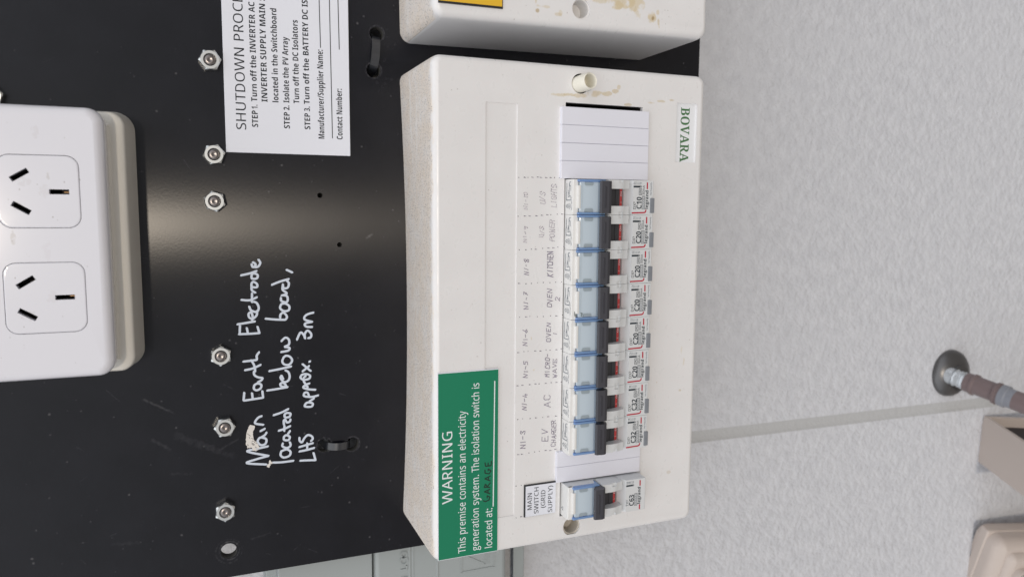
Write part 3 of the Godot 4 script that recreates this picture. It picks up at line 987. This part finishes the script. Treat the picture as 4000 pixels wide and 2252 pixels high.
	for k in arc.size() - 1:
		var use := rd if k >= 7 else dr
		use.quad(Vector3(cx - 4.35, arc[k + 1][0], LID + arc[k + 1][1]), Vector3(cx + 4.35, arc[k + 1][0], LID + arc[k + 1][1]), Vector3(cx + 4.35, arc[k][0], LID + arc[k][1]), Vector3(cx - 4.35, arc[k][0], LID + arc[k][1]))
	part("toggle_drum", dr, M.drum, b)
	part("red_band", rd, M.red, b)
	var on := Basis(Vector3.RIGHT, deg_to_rad(-28.0) * -1.0)
	letters("band_lettering", "I", cx - 2.6, -186.0, LID + 5.2, 1.5, 0.3, M.print_white, b, false, 0.0, false, on)
	letters("band_lettering", "On", cx + 0.6, -186.0, LID + 5.2, 1.5, 2.6, M.print_white, b, false, 0.0, false, on)
	# printing on the label face
	var z := LID + 10.07
	letters("type_print", "TX³" if main else "DX³", cx - 5.8, -191.7, z, 1.65, 3.6, M.print_grey if main else M.print, b)
	letters("rating_print", rating, cx - 5.7, -195.0, z, 2.9, 6.1, M.print, b, true)
	var fr := Mb.new()
	for r in [[-5.8, -197.0, -0.6, -195.3], [-0.6, -197.0, 0.8, -195.3]]:
		fr.stroke(PackedVector2Array([Vector2(cx + r[0], r[1]), Vector2(cx + r[2], r[1]), Vector2(cx + r[2], r[3]), Vector2(cx + r[0], r[3]), Vector2(cx + r[0], r[1])]), 0.2, z + (0.0 if r[0] < -1 else 0.01))
	if not main:
		fr.stroke(PackedVector2Array([Vector2(cx + 1.5, -195.0), Vector2(cx + 4.6, -195.0), Vector2(cx + 4.6, -193.4), Vector2(cx + 1.5, -193.4), Vector2(cx + 1.5, -195.0)]), 0.22, z)
		fr.stroke(PackedVector2Array([Vector2(cx + 1.9, -194.6), Vector2(cx + 2.4, -193.9), Vector2(cx + 2.8, -194.3), Vector2(cx + 3.3, -193.8), Vector2(cx + 3.7, -194.5), Vector2(cx + 4.2, -194.1)]), 0.24, z + 0.01)
	fr.plate(rect(cx + 5.2, -194.8, cx + 6.1, -190.0), [circle(cx + 5.65, -194.3, 0.24, 10)], z)
	part("printed_symbols", fr, M.print, b)
	letters("breaking_capacity_print", "6000", cx - 5.4, -196.7, z, 1.1, 4.4, M.print_grey, b)
	letters("breaking_capacity_print", "3", cx - 0.2, -196.7, z, 1.1, 0.7, M.print_grey, b)
	letters("maker_print", "legrand", cx - (5.2 if main else 5.7), -199.0, z, 1.75, 9.4, M.print, b, true)
	letters("code_print", code, cx + 8.0, -194.7, z, 1.3, 4.6, M.print_grey, b, false, 90.0)
	var rp := Mb.new()
	if main:
		rp.stroke(PackedVector2Array([Vector2(cx - 8.2, -198.6), Vector2(cx - 5.7, -198.6)]), 0.75, z)
		rp.stroke(PackedVector2Array([Vector2(cx + 5.0, -198.6), Vector2(cx + 7.8, -198.6)]), 0.75, z)
	else:
		rp.stroke(PackedVector2Array([Vector2(cx - 7.85, -189.4), Vector2(cx - 7.65, -196.6), Vector2(cx - 7.4, -197.4), Vector2(cx - 6.3, -197.8)]), 0.7, z)
		rp.stroke(PackedVector2Array([Vector2(cx + 4.6, -198.25), Vector2(cx + 7.8, -198.25)]), 0.75, z)
		letters("sensitivity_print", "30mA", cx + 1.5, -196.75, z, 1.3, 4.8, M.print, b)
		letters("test_print", "Test frequently", cx + 1.3, -200.9, z, 0.85, 6.6, M.print_grey, b)
		var tb := Mb.new()
		tb.rbox(cx - 7.85, -202.5, LID + 8.5, cx - 0.1, -200.15, LID + 10.7, 0.25, 2)
		tb.box(cx - 4.0, -202.3, LID + 10.6, cx - 3.7, -200.4, LID + 10.82)
		part("test_button", tb, M.button, b)
	part("red_print", rp, M.red_print, b)
	# the printed top end of the case
	var dg := Mb.new()
	dg.xf = Transform3D(Basis(Vector3.RIGHT, Vector3(0, 0, -1), Vector3.UP), Vector3(cx, -156.02, LID))
	dg.stroke(PackedVector2Array([Vector2(-5.6, -2.6), Vector2(-3.6, -2.6), Vector2(-4.6, -0.8), Vector2(-5.6, -2.6)]), 0.24, 0.0)
	if not main:
		dg.stroke(circle(-4.6, -4.7, 1.25, 18), 0.2, 0.01)
		dg.stroke(PackedVector2Array([Vector2(-5.0, -5.2), Vector2(-5.0, -4.2)]), 0.3, 0.02)
		dg.stroke(PackedVector2Array([Vector2(-4.3, -5.2), Vector2(-4.3, -4.2)]), 0.3, 0.02)
		for p in [[-1.6, -6.2, -1.6, -1.2, 2.2], [2.0, -1.6, 6.8, -1.6, 6.8], [2.2, -4.4, 7.0, -4.4, 5.0]]:
			dg.stroke(PackedVector2Array([Vector2(p[0], p[1]), Vector2(p[2], p[3]), Vector2(p[4], p[3] + 0.01)]), 0.36, 0.03)
		dg.stroke(PackedVector2Array([Vector2(-1.6, -6.2), Vector2(0.4, -6.2), Vector2(0.4, -4.6), Vector2(3.4, -3.4)]), 0.24, 0.04)
		dg.stroke(PackedVector2Array([Vector2(0.0, -4.5), Vector2(2.0, -4.5), Vector2(2.0, -3.2), Vector2(0.0, -3.2), Vector2(0.0, -4.5)]), 0.24, 0.05)
		dg.stroke(PackedVector2Array([Vector2(3.0, -6.0), Vector2(5.6, -6.0), Vector2(5.6, -4.8), Vector2(7.4, -4.8), Vector2(7.4, -6.4)]), 0.24, 0.06)
	part("printed_diagram", dg, M.print_grey, b)
	if not main:
		letters("standard_print", "GB/T 16917.1", cx - 6.6, -156.0, LID + 7.6, 0.85, 6.2, M.print_grey, b, false, 0.0, false, Basis(Vector3.RIGHT, Vector3(0, 0, -1), Vector3.UP))
	return b

func build_breakers() -> void:
	var rows := [["C10", "411129", "LIGHTS note, rightmost of the row"], ["C20", "411132", "POWER note"], ["C20", "411132", "KITCHEN note"], ["C20", "411132", "OVEN 2 note, window smudged black"], ["C20", "411132", "OVEN 1 note"], ["C20", "411132", "MICROWAVE note"], ["C32", "411134", "AC note"], ["C32", "411134", "EV CHARGER note"]]
	var first: Node3D = null
	for k in 8:
		var cx := 14.73 - 8.9 - 17.8 * k
		var label := "grey %s breaker with black toggle under the %s" % [rows[k][0], rows[k][2]]
		var b: Node3D
		if k == 0:
			first = make_breaker("circuit_breaker", label, cx, rows[k][0], rows[k][1], false)
			b = first
		else:
			b = first.duplicate()
			b.name = numbered("circuit_breaker")
			b.position.x = cx * MU
			add_child(b)
			tag(b, label)
			for pair in [["rating_print", rows[k][0], 2.9, 6.1, -5.7, -195.0, 0.0], ["code_print", rows[k][1], 1.3, 4.6, 8.0, -194.7, 90.0]]:
				var old := b.get_node(NodePath(pair[0]))
				b.remove_child(old)
				old.free()
				letters(pair[0], pair[1], cx + pair[4], pair[5], LID + 10.07, pair[2], pair[3], M.print if pair[6] == 0.0 else M.print_grey, b, pair[6] == 0.0, pair[6])
		# each toggle and case sits a hair differently in the row
		b.position.z += [0.0, 0.08, -0.06, 0.1, -0.1, 0.05, 0.0, 0.06][k] * MU
		b.position.y += [0.1, -0.05, 0.05, -0.1, 0.0, 0.1, -0.08, 0.0][k] * MU
	# black marker hatching on the fourth breaker's window
	var hatch := Mb.new()
	var b4 := get_node("circuit_breaker_003") as Node3D
	for k in 4:
		hatch.stroke(PackedVector2Array([Vector2(-55.3 + k * 0.45, -158.9 - k * 0.1), Vector2(-53.9 + k * 0.6, -157.6)]), 0.22, LID + 8.62 + 0.01 * k)
		hatch.stroke(PackedVector2Array([Vector2(-55.0 + k * 0.5, -162.5), Vector2(-54.2 + k * 0.5, -160.8)]), 0.22, LID + 9.52 + 0.01 * k)
	part("marker_hatching", hatch, M.marker, b4)
	make_breaker("main_breaker", "single grey C63 main breaker standing apart at the far left of the switchboard", -153.7, "C63", "413440", true)

# ------------------------------------------------------------------ double power socket
func build_socket() -> void:
	var s := thing("power_socket", "white double three pin power socket on a cream mounting block", "power socket", Vector3(-17, 45.3, 0))
	var bl := Mb.new()
	bl.shell(-79.3, 45.3, 44.2, 139.5, 9.0, [[0.0, 0.0], [0.4, 2.0], [2.3, 22.0], [2.7, 23.6], [3.4, 24.6], [4.6, 25.2], [8.0, 26.0], [8.6, 27.0], [9.4, 30.5], [12.0, 30.6]], 10)
	part("mounting_block", bl, M.block, s, 42)
	var pl := Mb.new()
	var prof := [[6.0, 29.0], [0.5, 29.0], [0.0, 29.8], [0.0, 35.0]]
	for k in range(0, 7):
		var t := k / 6.0 * PI / 2.0
		prof.append([4.0 * (1.0 - cos(t)), 36.0 + 5.0 * sin(t)])
	pl.shell(-75.6, 54.4, 41.6, 129.0, 7.0, prof, 10)
	var panels := [[-9.9, 64.4, 20.8, 94.7], [-54.8, 64.1, -24.3, 94.6]]
	var holes := []
	for p in panels:
		holes.append(rrect(p[0], p[1], p[2], p[3], 5.0))
	pl.plate(pl.ring(-75.6, 54.4, 41.6, 129.0, 7.0, 4.0, 10), holes, 41.0)
	for h in holes:
		pl.sides(h, 39.6, 41.0, true)
	part("faceplate", pl, M.socket, s, 42, Rect2(-77, 50, 120, 90))
	for k in 2:
		var p: Array = panels[k]
		var cx: float = (p[0] + p[2]) / 2.0
		var pm := Mb.new()
		pm.shell(p[0] + 0.2, p[1] + 0.2, p[2] - 0.2, p[3] - 0.2, 4.8, [[0.0, 39.6], [0.0, 40.8], [0.18, 41.02], [0.5, 41.1]], 6)
		var slots := [turned(rect(-3.75, -1.15, 3.75, 1.15), Vector2(cx + 6.9, 86.4), -58.0), turned(rect(-3.75, -1.15, 3.75, 1.15), Vector2(cx - 6.9, 86.4), 58.0 + 180.0), rect(cx - 1.05, 68.5, cx + 1.05, 75.9)]
		pm.plate(pm.ring(p[0] + 0.2, p[1] + 0.2, p[2] - 0.2, p[3] - 0.2, 4.8, 0.5, 6), slots, 41.1)
		for sl in slots:
			pm.sides(sl, 38.0, 41.1, true)
		var pn := part("outlet_panel", pm, M.socket, s, 30, Rect2(-77, 50, 120, 90))
		for sl in slots:
			var dk := Mb.new()
			dk.sides(sl, 30.0, 38.0, true)
			dk.plate(sl, [], 30.0)
			part("pin_slot", dk, M.cavity, pn)
		var ct := Mb.new()
		ct.box(cx - 0.2, 68.9, 30.2, cx + 0.1, 71.2, 35.0)
		part("contact", ct, M.copper, pn)

# ------------------------------------------------------------------ signs stuck on things
func build_signs() -> void:
	var t := thing("shutdown_sign", "white engraved sign headed SHUTDOWN PROCEDURE in black on the board", "sign", Vector3(77, -58, 0))
	var m := Mb.new()
	m.rbox(26.9, -57.8, 0.0, 127.0, 4.3, 1.5, 0.25, 2)
	part("sign_plate", m, M.white_panel, t)
	var z := 1.56
	letters("engraved_line", "SHUTDOWN PROCEDURE", 38.4, -5.6, z, 4.75, 84.0, M.engraved, t)
	var rows := [["STEP", 39.9, -11.3, 2.85, 8.2], ["1.", 49.0, -11.3, 2.85, 2.0], ["Turn off the INVERTER AC ISOLATOR", 52.6, -11.2, 2.85, 69.0], ["INVERTER SUPPLY MAIN SWITCH", 52.7, -16.2, 2.85, 65.0], ["located in the Switchboard", 52.8, -21.6, 2.85, 46.4],
		["STEP", 39.9, -26.9, 2.85, 8.2], ["2.", 49.2, -26.9, 2.85, 2.3], ["Isolate the PV Array", 52.9, -26.9, 2.85, 32.8], ["Turn off the DC Isolators", 52.8, -31.9, 2.85, 41.7], ["STEP", 39.9, -37.2, 2.85, 8.2], ["3.", 49.2, -37.2, 2.85, 2.3], ["Turn off the BATTERY DC ISOLATOR", 52.8, -37.1, 2.85, 68.0]]
	for r in rows:
		letters("engraved_line", r[0], r[1], r[2], z, r[3], r[4], M.engraved, t, true)
	letters("engraved_line", "Manufacturer/Supplier Name:", 35.4, -44.3, z, 3.0, 45.4, M.engraved, t, true)
	letters("engraved_line", "Contact Number:", 35.4, -53.8, z, 3.0, 26.2, M.engraved, t, true)
	for r in [[81.8, -43.2, 120.0], [35.8, -48.5, 120.0], [81.7, -52.8, 120.0]]:
		var l := Mb.new()
		l.stroke(PackedVector2Array([Vector2(r[0], r[1]), Vector2(r[2], r[1] + 0.4)]), 0.42, z)
		part("ruled_line", l, M.engraved, t)

	var g := thing("warning_sign", "green warning sign with white lettering on the switchboard lid", "sign", Vector3(-128, -119.6, LID))
	m = Mb.new()
	m.rbox(-176.5, -119.6, LID, -80.4, -87.8, LID + 0.7, 0.12, 2)
	part("sign_edge", m, M.white_panel, g)
	m = Mb.new()
	m.plate(rect(-176.2, -119.5, -80.85, -87.95), [], LID + 0.73)
	part("sign_face", m, M.green, g)
	z = LID + 0.78
	letters("sign_line", "WARNING", -147.3, -95.2, z, 5.3, 37.0, M.print_white, g)
	letters("sign_line", "This premise contains an electricity", -174.3, -102.2, z, 3.9, 73.8, M.print_white, g)
	letters("sign_line", "generation system. The isolation switch is", -174.3, -109.3, z, 3.9, 87.4, M.print_white, g)
	letters("sign_line", "located at:", -173.9, -116.6, z, 3.9, 21.0, M.print_white, g)
	m = Mb.new()
	m.stroke(PackedVector2Array([Vector2(-152.2, -117.1), Vector2(-86.6, -117.6)]), 0.55, z)
	part("ruled_line", m, M.print_white, g)
	m = Mb.new()
	var x := -148.6
	for ch in [[0.3, 3.8, -0.4, 2.6, 0.2, 0.6, 1.6, 0.1, 2.6, 1.6, 1.2, 1.6], [3.4, 0.0, 4.9, 3.2, 5.8, 0.0], [3.9, 1.2, 5.6, 1.2], [6.8, 0.0, 7.2, 3.3, 8.8, 2.6, 7.3, 1.6, 9.3, -0.2], [10.2, -0.1, 11.7, 3.0, 12.8, -0.2], [10.7, 1.0, 12.5, 1.0], [16.4, 2.9, 14.6, 2.8, 14.0, 0.6, 15.4, -0.4, 16.6, 1.1, 15.4, 1.2], [20.2, 2.9, 18.2, 2.6, 18.2, -0.4, 20.6, -0.6], [18.2, 1.2, 19.9, 1.2], [22.8, -0.4, 23.0, -0.3]]:
		var p := PackedVector2Array()
		for k in range(0, ch.size(), 2):
			p.append(Vector2(x + ch[k], -115.4 + ch[k + 1]))
		layer += 1
		m.stroke(p, 0.58, z + 0.02 + 0.01 * (layer % 5))
	part("handwritten_word", m, M.marker, g)

	var w := thing("main_switch_label", "small white label reading MAIN SWITCH (GRID SUPPLY) with black edge, above the main breaker", "label", Vector3(-152, -152.4, LID))
	m = Mb.new()
	m.box(-160.7, -152.4, LID, -143.4, -134.4, LID + 0.9)
	part("label_core", m, M.black, w)
	m = Mb.new()
	m.box(-160.6, -152.35, LID + 0.9, -144.05, -135.1, LID + 1.05)
	part("label_face", m, M.white_panel, w)
	z = LID + 1.12
	letters("label_line", "MAIN", -156.9, -138.6, z, 2.5, 9.0, M.engraved, w)
	letters("label_line", "SWITCH", -159.4, -142.4, z, 2.5, 14.2, M.engraved, w)
	letters("label_line", "(GRID", -156.9, -146.3, z, 2.5, 9.6, M.engraved, w)
	letters("label_line", "SUPPLY)", -159.8, -150.4, z, 2.5, 14.4, M.engraved, w)

	var y := thing("yellow_sticker", "plain yellow sticker with black edge on the second enclosure", "sticker", Vector3(125, -120.4, LID))
	m = Mb.new()
	m.rbox(95.0, -120.5, LID, 160, -88.3, LID + 0.6, 0.1, 2)
	part("sticker_edge", m, M.black, y)
	m = Mb.new()
	m.plate(rect(96.0, -120.1, 159, -88.5), [], LID + 0.63)
	part("sticker_face", m, M.yellow, y)
	y.rotation_degrees.z = 0.6
	var q := thing("white_sticker", "corner of a plain white sticker on the second enclosure, at the frame's top", "sticker", Vector3(130, -207, LID))
	m = Mb.new()
	m.rbox(111.0, -207.0, LID, 160, -170, LID + 0.8, 0.15, 2)
	part("sticker_face", m, M.white_panel, q)

# ------------------------------------------------------------------ nuts and cable ties
func build_small_things() -> void:
	var nuts := [[71.2, 10.5, 4.0, "beside the sign heading"], [25.4, 10.1, 10.0, "touching the white sign's corner"], [2.2, 10.6, -18.0, "alone between sign and handwriting"], [-76.5, 10.1, 28.0, "above the handwritten word Earth"], [-114.2, 9.4, 2.0, "above the handwritten word Main"], [-159.4, 10.5, 27.0, "nearest the empty drilled hole"], [48.5, 103.0, 12.0, "peeping out above the socket's corner"]]
	for n in nuts:
		var o := thing("hex_nut", "zinc plated hex nut on a bolt end, %s" % n[3], "nut", Vector3(n[0], n[1], 0), "zinc nuts along the board")
		var m := Mb.new()
		m.xf = Transform3D(Basis(Vector3.BACK, deg_to_rad(n[2] + 90.0)), Vector3(n[0], n[1], 0))
		var six := circle(0, 0, 5.35, 6)
		m.sides(six, 0.0, 3.9)
		# the corners are turned off in a cone: the crown is a circle inside the six flats
		var crown := circle(0, 0, 4.35, 36)
		var fine := PackedVector2Array()
		for k in 36:
			var a := six[k / 6]
			var b := six[(k / 6 + 1) % 6]
			fine.append(a.lerp(b, (k % 6) / 6.0))
		for k in 36:
			var a := fine[k]
			var b := fine[(k + 1) % 36]
			var c := crown[k]
			var d := crown[(k + 1) % 36]
			m.quad(Vector3(a.x, a.y, 3.9), Vector3(b.x, b.y, 3.9), Vector3(d.x, d.y, 4.55), Vector3(c.x, c.y, 4.5))
		m.plate(crown, [circle(0, 0, 3.1, 28)], 4.5)
		m.lathe([[3.1, 4.5], [2.6, 3.7]], 28)
		part("nut_body", m, M.zinc, o, 25)
		var b := Mb.new()
		b.lathe([[2.58, 0.5], [2.58, 3.9], [2.3, 4.3], [1.3, 4.45], [0.7, 4.2], [0.0, 4.25]], 28, n[0], n[1])
		part("bolt_end", b, M.rusty, o, 50)
	var ties := [[91.8, -72.8, 72.6, -71.0, 4.4, "loop of black cable tie through two holes beside the white sign"], [-131.2, -41.5, -131.6, -56.2, 4.0, "loop of black cable tie through two holes below the handwriting"]]
	for t in ties:
		var a := Vector2(t[0], t[1])
		var c := Vector2(t[2], t[3])
		var o := thing("cable_tie", t[5], "cable tie", Vector3(a.x, a.y, 0), "cable ties on the board")
		var d := (c - a).normalized()
		var len_ := (c - a).length()
		var path := []
		for k in 17:
			var u := k / 16.0
			path.append([lerpf(-0.6, len_ + 0.6, u), -7.0 + 9.6 * pow(sin(PI * clampf(u, 0.0, 1.0)), 0.42)])
		path.push_front([-1.2, -16.0])
		path.append([len_ + 1.2, -16.0])
		var m := Mb.new()
		strap(m, a, d, path, t[4], 1.1)
		part("strap", m, M.tie, o, 50)
		if t[4] > 4.2:
			var n := Mb.new()
			strap(n, a, d, path.slice(10, 16).map(func(q): return [q[0], q[1] + 0.75]), 4.3, 0.9)
			part("strap_tail", n, M.tie, o, 50)

func strap(m: Mb, a: Vector2, d: Vector2, path: Array, w: float, th: float) -> void:
	var s := Vector2(-d.y, d.x) * w / 2.0
	for k in path.size() - 1:
		var p := []
		for i in [k, k + 1]:
			var c: Vector2 = a + d * path[i][0]
			for q: float in [-1.0, 1.0]:
				for zz in [0.0, -th]:
					p.append(Vector3(c.x + s.x * q, c.y + s.y * q, path[i][1] + zz))
		m.quad(p[0], p[4], p[6], p[2])
		m.quad(p[1], p[3], p[7], p[5])
		m.quad(p[0], p[1], p[5], p[4])
		m.quad(p[2], p[6], p[7], p[3])
		if k == 0:
			m.quad(p[0], p[2], p[3], p[1])
		if k == path.size() - 2:
			m.quad(p[4], p[5], p[7], p[6])

# ------------------------------------------------------------------ things on the wall behind and below
func build_far_things() -> void:
	var g := thing("grey_junction_box", "grey plastic junction box behind the board's left edge", "junction box", Vector3(-260, -173, WALL))
	var m := Mb.new()
	m.shell(-340, -173, -188, -10, 5.0, [[0.0, WALL], [0.0, -27.0], [0.6, -26.2], [1.6, -26.0], [8, -26.0]], 6)
	part("box_base", m, M.grey_box, g)
	var prof := [[0.0, -28.0], [0.3, -16.0]]
	for k in 5:
		var t := k / 4.0 * PI / 2.0
		prof.append([0.4 + 3.0 * (1.0 - cos(t)), -15.0 + 3.0 * sin(t)])
	for span in [[-155.0, -70.1], [-69.5, -16.0]]:
		m = Mb.new()
		var pr := prof if span[0] < -100 else [[0.0, -28.0], [0.0, -15.0], [0.15, -12.4], [0.5, -12.05], [1.2, -12.0]]
		m.shell(-337, span[0], -190, span[1], 5.0, pr, 6)
		m.plate(m.ring(-337, span[0], -190, span[1], 5.0, pr[pr.size() - 1][0], 6), [], -12.0)
		part("box_cover", m, M.grey_box, g)
	m = Mb.new()
	m.rbox(-336, -109.8, -12.5, -191, -108.7, -11.5, 0.3, 2)
	part("raised_rib", m, M.grey_box, g)
	m = Mb.new()
	m.rbox(-336, -92.6, -12.5, -196, -91.2, -11.5, 0.3, 2)
	m.rbox(-336, -94.6, -12.5, -196, -93.6, -11.7, 0.3, 2)
	part("raised_rib", m, M.grey_box, g)
	m = Mb.new()
	for c in [[-206.5, 1.7], [-210.4, 2.2]]:
		m.stroke(circle(c[0], -88.2, c[1], 20), 0.9, -11.3)
	m.rbox(-216.6, -90.4, -12.5, -215.4, -86.2, -11.3, 0.2, 2)
	m.rbox(-215.5, -90.4, -12.5, -213.6, -89.4, -11.3, 0.2, 2)
	m.rbox(-221.6, -90.4, -12.5, -220.6, -86.2, -11.3, 0.2, 2)
	m.stroke(circle(-226.0, -88.2, 1.8, 20), 0.9, -11.3)
	part("raised_moulding", m, M.grey_box, g)
	m = Mb.new()
	for l in [[-206.0, -140.0, -221.5, -140.0], [-221.5, -140.0, -214.0, -127.0], [-214.0, -127.0, -206.0, -140.0], [-204.0, -124.6, -224.4, -124.6], [-224.4, -124.6, -224.4, -146.0], [-224.4, -146.0, -204.0, -146.0], [-204.0, -142.2, -221.8, -142.2]]:
		m.stroke(PackedVector2Array([Vector2(l[0], l[1]), Vector2(l[2], l[3])]), 0.7, -11.55)
	part("raised_warning_triangle", m, M.grey_box, g)

	var p := thing("wall_pipe", "brown water pipe with white thread tape coming out of a round wall flange", "pipe", Vector3(-141, -585, WALL))
	m = Mb.new()
	m.lathe([[20.5, WALL], [20.6, WALL + 1.2], [19.8, WALL + 4.0], [17.0, WALL + 7.0], [12.0, WALL + 9.0], [9.0, WALL + 9.6], [8.6, WALL + 12.0], [0.0, WALL + 12.2]], 40, -140.5, -583)
	part("wall_flange", m, M.flange, p, 40)
	var frame := Transform3D(Basis.looking_at(-Vector3(-10.5, -9.0, 55.0).normalized(), Vector3.UP).scaled_local(Vector3(1.1, 1.1, 1.0)), Vector3(-140.5, -574.5, -38.0))
	var rng := RandomNumberGenerator.new()
	rng.seed = 3
	for seg in [["thread_tape", "tape", [[6.6, -4.0], [6.8, 2.0], [6.0, 4.0], [6.9, 6.0], [6.0, 8.0], [6.7, 10.0], [6.2, 11.5], [6.9, 12.5], [6.0, 14.5]]], ["pipe_socket", "pipe", [[6.0, 14.4], [7.3, 15.0], [7.4, 20.0], [8.2, 20.6], [8.2, 22.6], [7.2, 23.4], [7.1, 38.0], [8.3, 39.0], [8.4, 41.0], [7.6, 41.6], [7.7, 43.5]]], ["pipe_collar", "pipe_grey", [[8.2, 43.5], [8.3, 48.0], [7.2, 49.0], [7.2, 54.0]]], ["pipe_run", "pipe", [[7.2, 54.0], [7.0, 110.0], [0.0, 110.0]]]]:
		m = Mb.new()
		m.xf = frame
		m.lathe(seg[2], 30)
		part(seg[0], m, M[seg[1]], p, 50)

	var b := thing("open_cable_box", "open pinkish beige plastic cable box, hollow and dark inside, under the wall pipe", "cable box", Vector3(-206, -631, WALL))
	m = Mb.new()
	var c := Vector3(-206, -631, WALL)
	var lean := Transform3D(Basis(Vector3.UP, deg_to_rad(-11.0)) * Basis(Vector3.RIGHT, deg_to_rad(-17.0)), Vector3(-184.5, -629.0, -38.0))
	m = Mb.new()
	m.xf = lean
	m.extrude_x(PackedVector2Array([Vector2(-3, -6), Vector2(0, -6), Vector2(0, 70), Vector2(-0.8, 71), Vector2(-3, 71)]), -42.0, 0.0)
	m.box(-42, -80, -6, -39, -3, 71)
	m.box(-39, -80, -6, 0, -3, -3)
	m.box(-39, -80, 68, 0, -3, 71)
	part("box_shell", m, M.pink_beige, b, 30)
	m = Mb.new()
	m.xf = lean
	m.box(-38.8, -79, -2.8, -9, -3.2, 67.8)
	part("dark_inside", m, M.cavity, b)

	var e := thing("beige_outlet_box", "rounded pinkish beige outdoor box with a screw in its face, at the lower corner", "outlet box", Vector3(-316, -641, WALL))
	lean = Transform3D(Basis(Vector3.UP, deg_to_rad(-15.0)) * Basis(Vector3.RIGHT, deg_to_rad(-12.0)), Vector3(-285.0, -627.0, -30.0))
	m = Mb.new()
	m.xf = lean
	m.rbox(-60, -120, -10, 0, 0, 17, 9.0, 8)
	part("box_body", m, M.pink_beige, e, 50)
	m = Mb.new()
	m.xf = lean
	m.rbox(-61.2, -121.2, -6, 1.2, 1.2, 2.0, 1.4, 8)
	part("box_rim", m, M.pink_beige, e, 50)
	m = Mb.new()
	m.xf = lean
	m.rbox(-54, -100, 14, -10, -10, 23, 6.5, 6)
	part("box_lid", m, M.pink_beige, e, 50)
	m = Mb.new()
	m.xf = lean * Transform3D(Basis(), Vector3(-30, -24, 0))
	m.lathe([[7.5, 22], [7.3, 27.5], [6.0, 29.0], [4.4, 28.0]], 24)
	part("screw_boss", m, M.pink_beige, e, 50)
	m = Mb.new()
	m.xf = lean * Transform3D(Basis(), Vector3(-30, -24, 0))
	m.lathe([[4.4, 27], [4.0, 29.5], [1.8, 30.6], [0.0, 30.8]], 24)
	part("screw_head", m, M.zinc, e, 50)
